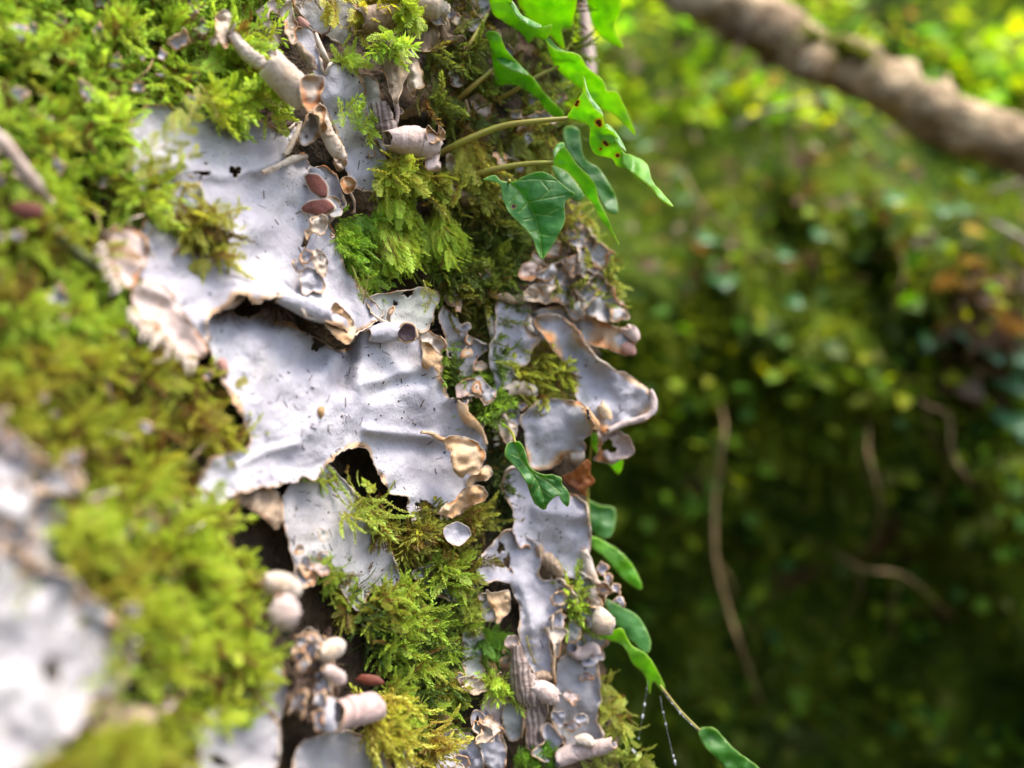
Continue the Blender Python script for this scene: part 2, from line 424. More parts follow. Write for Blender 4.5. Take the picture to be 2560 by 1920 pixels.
_seed = [10]
def sheet(name, pts, h0=3.0, tilt=(0, 0), bumps=(), ridges=(), wav=(1.6, 75), rim=(2.0, 16), edge=(0.7, 7), holes=(),
          mat='lichen', under='under', step=7.0, crinkle=3.6, thick=0.00016, lip=None):
    """a leathery lichen sheet over the bank: h in millimetres, places in picture pixels; its margin curls into a thin lip"""
    _seed[0] += 13; sd = _seed[0]
    v, t, d = sheet2d(pts, crinkle, step, holes, sd); c = v.mean(0)
    def hfun(v, d):
        x, y = v.T
        h = h0 + tilt[0] * (x - c[0]) / 100 + tilt[1] * (y - c[1]) / 100
        for (bx, by, r, a) in bumps: h = h + a * np.exp(-((x - bx) ** 2 + (y - by) ** 2) / (r * r))
        for (ln, w, a) in ridges:
            q = np.asarray(ln, float); rd = seg_dist(v, q[:-1], q[1:]); h = h + a * np.exp(-(rd / w) ** 2)
        h = h + 1.25 * wav[0] * fbm(x / wav[1], y / wav[1], sd, 2) + 0.20 * wav[0] * fbm(x / wav[1] * 3.1, y / wav[1] * 3.1, sd + 3, 2)
        h = h + rim[0] * np.exp(-d / rim[1]) * (0.45 + 1.1 * fbm(x / 34, y / 34, sd + 7, 2))
        return h * np.clip(bank_y(x, y) / 0.2, 0.45, 1.3)
    x, y = v.T
    en = np.clip(0.65 + 1.1 * fbm(x / 60, y / 60, sd + 9, 2), 0.06, 1.5)
    eattr = np.clip(1.2 * edge[0] * np.exp(-d / (edge[1] * 1.2 * en)) * en, 0, 1)
    V = P(x, y, hfun(v, d)); faces = [t]; mi = [np.zeros(len(t), int)]
    lr, lm = lip if lip else ((3.0, 'under') if mat.startswith('lichen') else (2.0, 'orange'))
    ol = OUTLINE[0]; n = len(ol); hh = hfun(ol, np.zeros(n)); k = np.r_[np.arange(n), 0]
    al = np.cumsum(np.r_[0, np.hypot(*np.diff(ol[k], axis=0).T)])
    g = fbm(al[:-1] / 48, al[:-1] * 0 + 2, sd + 21, 3)[k]
    r = lr * np.clip(0.15 + 2.0 * g, 0.07, 1.7) * np.clip(step / 6.5, 0.7, 1.3)
    Y = bank_y(*ol[k].T) - hh[k] * 1e-3; C0 = at_y(*ol[k].T, Y); rm = (r * Y / F)[:, None]
    T = np.gradient(C0, axis=0); Vw = -C0 / np.linalg.norm(C0, axis=1, keepdims=True); T, S, N = frame(T, Vw)
    area = 0.5 * np.sum(ol[:, 0] * np.roll(ol[:, 1], -1) - np.roll(ol[:, 0], -1) * ol[:, 1]); sg = 1.0 if area > 0 else -1.0
    ns = 9; th = np.radians(np.linspace(-90, 150, ns)); C1 = C0 + N * rm
    inn = -sg * S                                       # towards the inside of the sheet
    LV = C1[:, None] + rm[:, None] * (-np.cos(th)[None, :, None] * inn[:, None] + np.sin(th)[None, :, None] * N[:, None])
    m = len(k); i = np.arange(m - 1)[:, None] * ns + np.arange(ns - 1)[None]
    q = np.stack([i, i + 1, i + ns + 1, i + ns], -1).reshape(-1, 4)
    if sg > 0: q = q[:, ::-1]
    o0 = len(V); V = np.concatenate([V, LV.reshape(-1, 3)]); faces.append(q + o0); mi.append(np.full(len(q), 3))
    el = np.clip(np.linspace(0.0, 1.0, ns)[None] * (0.55 + 0.6 * fbm(al / 70, al * 0 + 4, sd + 30, 2))[:, None], 0, 1)
    o = mesh_obj(name, V, faces, [M[mat], M[under], M['rim'], M[lm], M[under], M['rim']], {'edge': np.concatenate([eattr, el.ravel()])}, midx=np.concatenate(mi))
    return solidify(o, thick, 1, 2)

def frame(T, V):
    T = T / np.linalg.norm(T, axis=1, keepdims=True)
    S = np.cross(T, V); S /= np.maximum(np.linalg.norm(S, axis=1, keepdims=True), 1e-9)
    N = np.cross(S, T); return T, S, N

def roll(name, path, h=6.0, a0=-60, a1=250, mat='under', inner='lichen', spiral=0.25, edge=0.8, seed=None, base=None, rough=0.16, thick=0.0003, ragged=0.4):
    """a rolled-up margin; path: (px, py, radius px[, extra h]) along the axis, the sheet turns from a0 to a1 degrees about it"""
    _seed[0] += 7; sd = _seed[0] if seed is None else seed
    p = spline([tuple(q) + (0,) * (4 - len(q)) for q in path], False, 4.0)
    x, y, r, eh = p.T; n = len(p)
    Y = bank_y(x, y) - (h + eh) * 1e-3 if base is None else base(x, y, h + eh)
    Cn = at_y(x, y, Y); rm = 1.12 * r * Y / F
    T = np.gradient(Cn, axis=0); Vw = -Cn / np.linalg.norm(Cn, axis=1, keepdims=True)
    T, S, N = frame(T, Vw)
    ns = 26; s = np.linspace(0, 1, ns)
    al = np.cumsum(np.r_[0, np.hypot(np.diff(x), np.diff(y))])
    aa, ss = np.meshgrid(al, s, indexing='ij')
    rag = ragged * fbm(al / 14, al * 0 + sd, sd, 3)
    th = np.radians(a0 + (a1 - a0) * (ss * (1 + rag[:, None])))
    rr = rm[:, None] * (1 - spiral * ss) * (1 + 1.2 * rough * fbm(aa / 75, ss * 4.5 + 9, sd, 3) + 0.4 * rough * fbm(aa / 30, ss * 2.2 + 3, sd + 4, 2))
    off = RNG.uniform(-1, 1, ns) * 0
    ends = 0.7 * fbm(ss * 4, ss * 0 + 5, sd + 2, 2) * rm[:, None]
    endw = np.clip(1 - np.minimum(aa, al[-1] - aa) / 12.0, 0, 1) * np.sign(aa - al[-1] / 2)
    V = Cn[:, None] + rr[..., None] * (np.cos(th)[..., None] * S[:, None] + np.sin(th)[..., None] * N[:, None]) + T[:, None] * (endw * ends)[..., None]
    i = np.arange(n - 1)[:, None] * ns + np.arange(ns - 1)[None]
    q = np.stack([i, i + ns, i + ns + 1, i + 1], -1).reshape(-1, 4)
    dd = np.minimum(1 - ss, 1)
    de = np.minimum(np.minimum(aa, al[-1] - aa) / (r.mean() * 1.3), 1)
    e = edge * np.maximum(np.exp(-dd * 9), np.exp(-de * 7)) * np.clip(0.7 + 0.6 * fbm(aa / 30, ss * 3, sd + 8, 2), 0.1, 1.2)
    o = mesh_obj(name, V.reshape(-1, 3), q, [M[mat], M[inner], M['rim']], {'edge': np.clip(e, 0, 1).ravel()})
    # outside of the roll faces out
    return solidify(o, thick, 1, 2, 0)

def tube_arrays(C, R, ns=8, jitter=0.0, seed=0):
    C = np.asarray(C, float); R = np.asarray(R, float); n = len(C)
    T = np.gradient(C, axis=0); up = np.tile([[0.31, 0.2, 0.93]], (n, 1)); T, S, N = frame(T, up)
    a = np.linspace(0, 2 * np.pi, ns, endpoint=False)
    rr = R[:, None] * (1 + jitter * fbm(np.arange(n)[:, None] * 0.2 + 0 * a, np.cos(a)[None] * 1.5 + 0 * R[:, None], seed, 2))
    V = C[:, None] + rr[..., None] * (np.cos(a)[None, :, None] * S[:, None] + np.sin(a)[None, :, None] * N[:, None])
    i = np.arange(n - 1)[:, None]; j = np.arange(ns)[None]; k = (j + 1) % ns
    q = np.stack([i * ns + j, i * ns + k, (i + 1) * ns + k, (i + 1) * ns + j], -1).reshape(-1, 4)
    V = np.concatenate([V.reshape(-1, 3), C[:1], C[-1:]])
    b = n * ns; jj = np.arange(ns); kk = (jj + 1) % ns
    t = np.concatenate([np.stack([kk, jj, np.full(ns, b)], -1), np.stack([(n - 1) * ns + jj, (n - 1) * ns + kk, np.full(ns, b + 1)], -1)])
    return V, q, t

def tube(name, C, R, mat, ns=8, jitter=0.0):
    _seed[0] += 3
    V, q, t = tube_arrays(C, R, ns, jitter, _seed[0])
    return mesh_obj(name, V, [q, t], M[mat])

def px_tube(name, path, mat, base=None, ns=8, jitter=0.1, step=8.0):
    """path: (px, py, radius px, h mm) on the bank, or h read as a distance in metres when base == 'Y'"""
    p = spline(path, False, step); x, y, r, h = p.T
    Y = h if base == 'Y' else bank_y(x, y) - h * 1e-3
    return tube(name, at_y(x, y, Y), r * Y / F, mat, ns, jitter)

def hairs(name, pts, length, width, mat, dirpx=(0, 1), spread=0.5, h=3.0, curl=0.3, per=1, base=None, dh=0.0):
    """thin root hairs as tapering curved cones from places in the picture"""
    VV = []; QQ = []; TT = []; o = 0
    for (x, y) in pts:
        for _ in range(per):
            L = length * random.uniform(0.6, 1.25); a = math.atan2(dirpx[1], dirpx[0]) + random.uniform(-spread, spread)
            n = 5; s = np.linspace(0, 1, n); b = a + curl * random.uniform(-1, 1) * s * 2
            qx = x + random.uniform(-3, 3) + np.cumsum(np.cos(b)) * L / n; qy = y + random.uniform(-3, 3) + np.cumsum(np.sin(b)) * L / n
            hh = h + random.uniform(-1, 1) + dh * s
            Y = bank_y(qx, qy) - hh * 1e-3
            V, q, t = tube_arrays(at_y(qx, qy, Y), width * (1 - 0.8 * s) * Y / F * random.uniform(0.7, 1.2), 5)
            VV.append(V); QQ.append(q + o); TT.append(t + o); o += len(V)
    ob = mesh_obj(name, np.concatenate(VV), [np.concatenate(QQ), np.concatenate(TT)], M[mat])
    ob['kind'] = 'stuff'
    return ob

def disc(name, px, py, a, b, rot, h, mat='disc', dome=0.35, tip=0.0, pinch=0.0):
    """a fruiting disc: shallow dome with a thick lip; a, b half sizes in picture pixels, tip leans it away"""
    Y0 = float(bank_y(px, py)) - h * 1e-3; k = Y0 / F
    nr, na = 8, 28; V = []; 
    for i in range(nr + 3):
        for j in range(na):
            t = 2 * math.pi * j / na
            pr = 1 + 0.05 * math.sin(3 * t + px) + 0.04 * math.sin(5 * t) + pinch * (abs(math.cos(t)) ** 6)
            if i <= nr: r = i / nr; z = dome * (1 - r * r) * 0.5 + 0.06 * math.sin(2 * t) * r * r
            else: r = (1.05, 0.8)[i - nr - 1]; z = (-0.12, -0.35)[i - nr - 1]
            ex, ey = a * r * pr * math.cos(t), b * r * pr * math.sin(t)
            x = ex * math.cos(rot) - ey * math.sin(rot); y = ex * math.sin(rot) + ey * math.cos(rot)
            V.append(((px + x - 1280) * k, Y0 - z * b * k + tip * y * k, -(py + y - 960) * k))
    q = []
    for i in range(nr + 2):
        for j in range(na): q.append((i * na + j, (i + 1) * na + j, (i + 1) * na + (j + 1) % na, i * na + (j + 1) % na))
    return mesh_obj(name, np.array(V), np.array(q), M[mat])

def flake(name, px, py, size, rot, h, curl=1.6, mat='under', seed=0, asp=0.7, edge=0.9):
    """small curled crinkled scrap"""
    n = 12; u, v = np.meshgrid(np.linspace(-1, 1, n), np.linspace(-1, 1, n), indexing='ij')
    rad = np.maximum(np.abs(u), np.abs(v)); k = 1 / np.maximum(np.hypot(u, v) / np.maximum(rad, 1e-6), 1e-6)
    a, b = u * (0.35 + 0.65 * k), v * (0.35 + 0.65 * k)
    w = 1 + 0.75 * fbm(np.cos(np.arctan2(b, a)) * 1.6 + 5, np.sin(np.arctan2(b, a)) * 1.6, seed, 3) * np.hypot(a, b) ** 0.7; a = a * w; b = b * w * asp
    th = a * curl; x = np.sin(th) / max(curl, 0.1); z = (1 - np.cos(th)) / max(curl, 0.1) + 0.4 * fbm(a * 1.7 + 3, b * 1.7, seed + 2, 2) + 0.35 * b * b * (1 if seed % 2 else -0.6)
    Y0 = float(bank_y(px, py)) - h * 1e-3; kk = size * Y0 / F
    c, s = math.cos(rot), math.sin(rot)
    X = (px - 1280) / F * Y0 + kk * (x * c - b * s); Z = -(py - 960) / F * Y0 - kk * (x * s + b * c); Yv = Y0 - z * kk
    V = np.stack([X, Yv, Z], -1).reshape(-1, 3)
    i = np.arange(n - 1)[:, None] * n + np.arange(n - 1)[None]
    q = np.stack([i, i + n, i + n + 1, i + 1], -1).reshape(-1, 4)
    e = np.clip(edge * np.exp(-(1 - rad) * 5), 0, 1).ravel()
    return solidify(mesh_obj(name, V, q, [M[mat], M['lichen'], M['rim']], {'edge': e}), 0.0003, 1, 2, 0)

# ------------------------------------------------------------------ the banks and the floor
def kind(o, k, label=None, cat=None):
    o['kind'] = k
    if label: o['label'] = label
    if cat: o['category'] = cat
    return o

EDGE = [(-600, 1370), (0, 1400), (300, 1410), (550, 1450), (700, 1480), (900, 1490), (1100, 1450), (1250, 1455), (1500, 1480), (1700, 1500), (1920, 1540), (2500, 1570)]
def build_near_bank():
    ys = np.arange(-420, 2340, 16.0); nx = 120
    ex = np.interp(ys, [e[0] for e in EDGE], [e[1] for e in EDGE])
    V = []
    for y, e in zip(ys, ex):
        x = np.linspace(-500, e, nx)
        h = -9.5 + 3.2 * fbm(x / 90, y / 90 + 0 * x, 3, 3) + 1.2 * fbm(x / 22, y / 22 + 0 * x, 31, 2)
        row = P(x, y + 0 * x, h * np.clip(bank_y(x, y + 0 * x) / 0.2, 0.4, 1.3))
        s = np.array([0.25, 0.6, 1.0, 1.5, 2.2, 3.2])[:, None]
        wrap = row[-1] + s * np.array([[0.010, 0.040, 0.0]]) + s ** 2 * np.array([[-0.018, 0.018, 0]])
        V.append(np.concatenate([row, wrap + 0.002 * RNG.uniform(-1, 1, wrap.shape)]))
    V = np.array(V)
    top = V[0]; bot = V[-1]
    ups = [top + np.array([0, 0.02 * k + 0.012 * k * k, 0.035 * k]) for k in range(5, 0, -1)]
    dn = [bot + np.array([0, -0.004 * k, -0.13 * k]) for k in range(1, 5)]
    V = np.concatenate([np.array(ups), V, np.array(dn)])
    n, m = V.shape[:2]; i = np.arange(n - 1)[:, None] * m + np.arange(m - 1)[None]
    q = np.stack([i, i + m, i + m + 1, i + 1], -1).reshape(-1, 4)
    o = mesh_obj('near_bank', V.reshape(-1, 3), q, M['soil'])
    kind(o, 'structure', 'dark damp soil of the steep bank under the moss and lichen', 'bank')
build_near_bank()

def far_y(px, py):
    px = np.asarray(px, float); py = np.asarray(py, float)
    t = (py - 800 + 230 * fbm(px / 260, py / 400, 55, 2)) / 1000
    y = np.where(t < 0, 0.72 + 0.62 * np.abs(np.minimum(t, 0)) ** 1.25, 0.72 + 0.22 * (1 - np.exp(-np.maximum(t, 0) ** 1.9 * 1.3)))
    return y + 0.075 * fbm(px / 250, py / 250, 77, 3) - 0.00006 * (px - 1900)
def build_far_bank():
    xs = np.arange(820, 3050, 24.0); ys = np.arange(-900, 2500, 24.0)
    X, Y = np.meshgrid(xs, ys); D = far_y(X, Y) + 0.012 * fbm(X / 60, Y / 60, 91, 2)
    V = at_y(X.ravel(), Y.ravel(), D.ravel()); n, m = X.shape
    i = np.arange(n - 1)[:, None] * m + np.arange(m - 1)[None]
    q = np.stack([i, i + m, i + m + 1, i + 1], -1).reshape(-1, 4)
    ear = np.exp(-((X - 2500) / 150) ** 2 - ((Y - 830) / 150) ** 2) * 1.6
    o = mesh_obj('far_bank', V, q, M['far_moss'], {'earth': np.clip(ear, 0, 1).ravel()})
    kind(o, 'structure', 'overhanging earth bank across the gully', 'bank')
build_far_bank()
def build_floor():
    n = 60; u = np.linspace(-1, 1, n); X, Y = np.meshgrid(np.sign(u) * np.abs(u) ** 2 * 60, np.sign(u) * np.abs(u) ** 2 * 60)
    Z = -0.56 + 0.04 * fbm(X * 2, Y * 2, 5, 3)
    i = np.arange(n - 1)[:, None] * n + np.arange(n - 1)[None]
    q = np.stack([i, i + 1, i + n + 1, i + n], -1).reshape(-1, 4)
    o = mesh_obj('ground', np.stack([X, Y, Z], -1).reshape(-1, 3), q, M['far_soil'])
    kind(o, 'structure', 'dark leaf littered woodland ground below the banks', 'ground')
build_floor()
# ------------------------------------------------------------------ lichen lobes
LG = None
def lobe(label, parts, group=None): return thing('lichen_lobe', label, 'lichen', parts, group)

# broad upper plate
L4 = sheet('sheet', [(318, 338), (330, 300), (370, 262), (428, 262), (575, 255), (622, 285), (680, 312), (720, 327), (752, 300), (747, 335), (722, 374), (712, 392),
     (758, 388), (775, 411), (800, 420), (835, 430), (856, 480), (862, 515), (838, 540), (828, 562), (845, 610), (870, 680), (918, 735), (955, 775), (940, 806),
     (905, 826), (888, 836), (866, 828), (835, 812), (800, 800), (762, 784), (722, 752), (681, 741), (640, 756), (622, 748), (600, 735), (566, 764), (522, 796),
     (508, 850), (478, 815), (452, 772), (425, 736), (375, 708), (350, 690), (340, 640), (350, 590), (372, 520), (335, 450)], 5.0, (-0.3, 0.35),
     bumps=[(560, 600, 120, 2.2), (690, 480, 70, -1.6), (480, 370, 110, 1.4), (860, 700, 60, 1.0), (600, 440, 60, -0.8), (400, 650, 60, 2.0)],
     ridges=[([(600, 740), (681, 745), (762, 780), (850, 815)], 46, 9.0), ([(430, 410), (560, 440), (660, 420), (712, 392)], 16, 1.6), ([(660, 660), (690, 700), (700, 735)], 16, 1.8), ([(510, 800), (566, 770)], 40, 2.5)],
     holes=[(507, 433, 21, 6, 0.06), (588, 428, 15, 13, 0.2), (766, 600, 7, 26, 0.35)], wav=(1.6, 80), rim=(2.8, 12), edge=(0.7, 8), crinkle=5)
f1 = sheet('curled_rim', [(258, 610), (268, 580), (295, 562), (335, 572), (360, 600), (367, 640), (352, 682), (328, 722), (300, 700), (275, 668)], 11, (2.5, 0), mat='under_pink', rim=(2, 12), edge=(0.8, 14), wav=(1.4, 60), lip=(3, 'orange'))
f2 = sheet('curled_rim', [(338, 715), (373, 703), (428, 731), (460, 778), (490, 825), (520, 872), (505, 895), (467, 890), (430, 860), (392, 825), (350, 790), (328, 750)], 9.5, (0, 0),
           ridges=[([(360, 715), (430, 745), (510, 870)], 22, 2.5)], mat='under_pink', rim=(1.5, 10), edge=(0.8, 9), wav=(1.0, 50))
hp = [(300 + 15 * i, 700 + 13 * i + 12 * (i % 2)) for i in range(14)]
f2h = hairs('root_hairs', [(325 + 13 * i, 768 + 10.5 * i + 6 * (i % 2)) for i in range(13)], 46, 9, 'hair_pale', (-0.2, 1), 0.35, 13, 0.2, 2)
hz1 = hairs('root_hairs', [(262 + 5 * i, 610 + 13 * i) for i in range(9)], 34, 7, 'hair_pale', (-0.8, 0.55), 0.4, 12, 0.2, 2)
hz2 = hairs('root_hairs', [(545, 770), (575, 772), (655, 760), (665, 765), (672, 757), (680, 765), (690, 760), (700, 768), (708, 765), (720, 772)], 55, 2.6, 'hair_dark', (0.1, 1), 0.3, 8, 0.5, 3)
tipf = sheet('curled_tip', [(812, 806), (826, 780), (838, 758), (862, 775), (884, 800), (888, 830), (872, 858), (845, 846), (828, 828)], 13, (0, 0), mat='orange', wav=(1.2, 30), rim=(2, 10), edge=(0.6, 9), crinkle=4)
cuff = roll('curled_rim', [(690, 742, 10), (735, 755, 20), (785, 778, 22), (822, 792, 14)], 14, 10, 230, 'lichen', 'under', seed=31, edge=0.9, spiral=0.1)
wht = roll('curled_rim', [(540, 768, 6), (575, 752, 15), (602, 738, 9)], 8, -20, 220, 'under_pink', seed=5, edge=0.2)
dl1 = disc('disc_lip', 792, 462, 36, 22, 0.85, 8.6, 'under', 0.2, pinch=0.1); dl2 = disc('disc_lip', 797, 518, 37, 22, -0.05, 8.6, 'under', 0.2, pinch=0.14)
d1 = disc('fruiting_disc', 792, 462, 31, 19, 0.85, 9.5, 'disc', 0.22, pinch=0.12); d2 = disc('fruiting_disc', 796, 518, 33, 19, -0.05, 9.5, 'disc', 0.22, pinch=0.18)
c1 = roll('curled_rim', [(778, 420, 7), (794, 438, 15), (806, 456, 12)], 7, -30, 210, 'lichen', 'under', seed=8, edge=0.3)
c2 = sheet('curled_rim', [(815, 500), (838, 492), (856, 520), (852, 538), (826, 540)], 6.5, mat='lichen_dusty', wav=(0.8, 20), rim=(1.5, 5), edge=(0.5, 5), step=5)
lobe('broad smooth grey lichen plate with two chestnut discs and two black holes', [L4, (f1, [hz1]), (f2, [f2h]), tipf, cuff, wht, (d1, [dl1]), (d2, [dl2]), c1, c2, hz2])

# main central lobe
L5 = sheet('sheet', [(515, 806), (545, 792), (580, 778), (610, 792), (640, 786), (668, 776), (700, 796), (735, 812), (770, 838), (800, 852), (842, 876), (872, 868), (890, 842), (930, 818), (996, 812), (1040, 830), (1060, 862), (1095, 892), (1104, 920), (1103, 940),
     (1108, 960), (1120, 988), (1141, 1008), (1160, 1030), (1172, 1044), (1196, 1064), (1213, 1087), (1216, 1114), (1210, 1150), (1200, 1178), (1182, 1192), (1168, 1207), (1160, 1235),
     (1110, 1275), (1077, 1286), (1039, 1300), (1019, 1276), (1020, 1246), (990, 1235), (973, 1227), (953, 1195), (935, 1160), (918, 1118), (890, 1120), (854, 1129), (828, 1150),
     (806, 1168), (786, 1200), (760, 1192), (720, 1208), (650, 1220), (580, 1240), (560, 1260), (528, 1275), (500, 1258), (490, 1225), (505, 1180), (530, 1148), (580, 1130), (625, 1108), (612, 1060), (575, 985), (548, 945), (532, 890)],
     6.0, (-0.25, -0.1),
     bumps=[(930, 1000, 130, 3.4), (1060, 1000, 55, 1.8), (690, 950, 120, 1.6), (1090, 1170, 90, -2.6), (1000, 900, 60, -1.2), (760, 1090, 70, 1.6), (620, 1190, 60, 2.4), (690, 1150, 40, -1.5), (640, 830, 40, 0.8)],
     ridges=[([(545, 772), (640, 765), (720, 780), (800, 815), (850, 840)], 36, -11), ([(862, 850), (872, 900), (852, 960)], 24, -8.5), ([(815, 850), (790, 890)], 34, -6.0), ([(900, 960), (1000, 930), (1080, 915)], 16, 1.6), ([(930, 990), (990, 960), (1060, 950)], 15, -1.3),
             ([(920, 1075), (1000, 1085), (1090, 1095)], 13, 2.4), ([(930, 1112), (1020, 1112), (1100, 1125)], 22, -1.8), ([(990, 1180), (1040, 1220)], 30, 1.2), ([(620, 800), (660, 900), (640, 1000)], 22, 0.9), ([(740, 1110), (660, 1130), (590, 1165)], 12, 1.5)],
     holes=[(1062, 1262, 22, 9, 0.15), (795, 858, 15, 20, 0.6)], wav=(1.7, 80), rim=(3.2, 12), edge=(0.85, 8), step=6, crinkle=5)
r1 = roll('curled_rim', [(1158, 1004, 12), (1160, 1025, 14), (1170, 1045, 13), (1190, 1062, 9), (1208, 1085, 5), (1215, 1110, 4)], 10, -70, 200, 'orange', 'lichen', seed=11, edge=0.5)
r2b = roll('torn_edge', [(1052, 1080, 2), (1075, 1082, 4), (1098, 1094, 6), (1122, 1104, 5)], 11, -60, 190, 'orange', 'under', seed=19)
r2 = sheet('curled_rim', [(1112, 1100), (1128, 1090), (1152, 1088), (1182, 1100), (1203, 1125), (1208, 1152), (1192, 1182), (1168, 1184), (1156, 1194), (1134, 1176), (1126, 1150), (1132, 1132), (1116, 1122)], 12, (0, 0),
           bumps=[(1170, 1140, 36, 3.0)], ridges=[([(1135, 1170), (1132, 1140)], 8, 2.4), ([(1150, 1180), (1185, 1165)], 9, 1.8), ([(1120, 1105), (1180, 1112)], 8, -1.8)], mat='orange', crinkle=5, rim=(1.5, 7), edge=(0.8, 8), wav=(0.8, 30), step=5)
r3 = sheet('curled_rim', [(1164, 1210), (1176, 1190), (1198, 1172), (1220, 1166), (1230, 1184), (1214, 1202), (1190, 1204), (1176, 1218)], 11, bumps=[(1210, 1184, 16, 3.0)], mat='orange', wav=(0.8, 18), rim=(1.4, 5), edge=(0.5, 6), step=4)
r4 = sheet('curled_rim', [(1098, 1284), (1112, 1262), (1138, 1250), (1158, 1224), (1184, 1214), (1208, 1219), (1217, 1238), (1204, 1256), (1178, 1264), (1152, 1282), (1124, 1292)], 11, bumps=[(1190, 1236, 22, 4.0)], ridges=[([(1150, 1240), (1120, 1275)], 8, 2.0)], mat='orange', wav=(1.0, 24), rim=(1.6, 5), edge=(0.6, 7), step=4)
r5 = sheet('curled_rim', [(1053, 858), (1075, 858), (1092, 880), (1106, 893), (1098, 905), (1108, 920), (1096, 930), (1080, 915), (1068, 925), (1056, 912), (1062, 890)], 11, mat='orange', rim=(2.0, 6), edge=(0.5, 6), wav=(1.4, 22), step=5, crinkle=4)
r6 = roll('curled_rim', [(918, 838, 12), (955, 832, 22), (1000, 828, 22)], 9, 0, 220, 'lichen', 'under', seed=14, edge=0.5, spiral=0.1)
cup = disc('fruiting_disc', 1018, 832, 21, 22, 0.3, 15, 'disc_dark', -0.5); cr = disc('cup_lip', 1018, 832, 26, 26, 0.1, 13.4, 'orange', -0.4)
pk = disc('fruiting_disc', 556, 920, 14, 26, -0.25, 9, 'disc_pink', 0.6)
teeth = hairs('root_hairs', [(1030, 1290), (1042, 1302), (1055, 1306), (1072, 1296), (1100, 1284), (1112, 1282), (1124, 1280), (1138, 1272), (1150, 1266)], 26, 5, 'hair_pale', (0.1, 1), 0.3, 6, 0.2, 2)
u7 = sheet('curled_tip', [(560, 1238), (600, 1228), (650, 1218), (688, 1225), (700, 1260), (705, 1300), (690, 1320), (655, 1290), (610, 1265)], 3.5, mat='under_brown', edge=(0.6, 10), wav=(1.5, 40))
u8 = sheet('curled_tip', [(486, 1235), (505, 1245), (535, 1268), (530, 1280), (490, 1282), (478, 1262)], 7, mat='orange', edge=(0.5, 8), wav=(0.6, 20), step=5)
lobe('large pale lichen lobe with orange curled margin and dark cup at its top', [L5, r1, r2, r2b, r3, (r4, [teeth]), r5, r6, (cr, [cup]), pk, u7, u8])
thing('crumb', 'ochre crumb stuck on the large pale lichen lobe', 'crumb', [disc('crumb', 802, 1030, 9, 15, 0.1, 9.5, 'crumb', 0.9)])

# upper strip and its neighbours
L1 = sheet('sheet', [(734, 75), (765, 66), (784, 87), (792, 120), (803, 160), (812, 184), (826, 158), (857, 166), (871, 143), (886, 169), (907, 198), (913, 225), (908, 262), (925, 300), (945, 350),
     (960, 395), (988, 420), (975, 460), (952, 470), (944, 508), (930, 480), (895, 472), (872, 448), (862, 410), (852, 372), (838, 330), (828, 300), (813, 265), (801, 231), (800, 200), (785, 186), (783, 164), (766, 138), (742, 108)],
     4.0, (-0.2, 0), bumps=[(850, 220, 40, 1.6), (875, 380, 40, -1.0)], ridges=[([(845, 290), (870, 275), (905, 250)], 12, -1.2), ([(800, 120), (815, 170)], 8, 2.0)], wav=(1.1, 60), rim=(1.6, 9), edge=(0.7, 6), step=6)
L1r = roll('curled_rim', [(742, 108, 8), (760, 132, 10), (778, 150, 10), (786, 176, 9)], 6, -50, 200, 'under_brown', seed=21)
tw = px_tube('fold', [(790, 84, 5, 7), (800, 112, 6, 8), (812, 140, 6, 8), (824, 160, 4, 6)], 'hair_pale', jitter=0.3)
lobe('long grey lichen strip between the big cream roll and the dark hollow', [L1, L1r, tw])
lobe('narrow grey lichen sliver tucked behind the long grey strip', [sheet('sheet', [(900, 190), (935, 196), (955, 260), (965, 330), (975, 380), (945, 370), (920, 310), (905, 250)], 0.5, mat='lichen_green', wav=(0.8, 40), step=6)])
lobe('upright pale pinkish lichen strip standing above the big cream roll', [sheet('sheet', [(680, 2), (660, 15), (642, 27), (652, 48), (659, 65), (655, 82), (645, 68), (648, 88), (657, 116), (664, 145), (678, 160), (690, 146), (693, 118), (701, 104), (695, 84), (680, 63), (674, 43), (680, 24), (690, 30), (688, 8)],
     6, mat='under_pink', under='under', ridges=[([(668, 30), (676, 90), (678, 150)], 12, 1.8)], wav=(0.8, 30), rim=(1.5, 6), edge=(0.35, 5), step=5)])
lobe('thin cream lichen blade with rusty orange edges beside the grey strip', [sheet('sheet', [(715, -12), (726, -12), (731, 36), (746, 60), (738, 75), (742, 96), (731, 108), (720, 90), (710, 60), (702, 29), (714, 14)], 7, mat='under', wav=(1.0, 24), rim=(2, 6), edge=(1.0, 7), step=5),
     hairs('root_hairs', [(700, 40 + 8 * i) for i in range(9)], 24, 3, 'hair_dark', (-1, 0.2), 0.5, 4, 0.3, 3)])
lobe('speckled grey lichen patch below yellow moss at the top of the bank', [sheet('sheet', [(738, 2), (830, -10), (905, 20), (925, 60), (905, 80), (880, 96), (850, 112), (815, 90), (780, 70), (760, 45)], 3, mat='lichen_dusty', wav=(1.0, 50), rim=(1.5, 8), step=6),
     disc('fruiting_disc', 757, 55, 18, 9, 0.7, 7, 'disc_pink', 0.6)])
thing('twig', 'small forked black twiglet lying on the speckled grey lichen', 'twig', [px_tube('twig', [(826, 66, 2, 5), (822, 78, 3, 6), (808, 86, 3, 6), (803, 98, 4, 5)], 'hair_dark')])

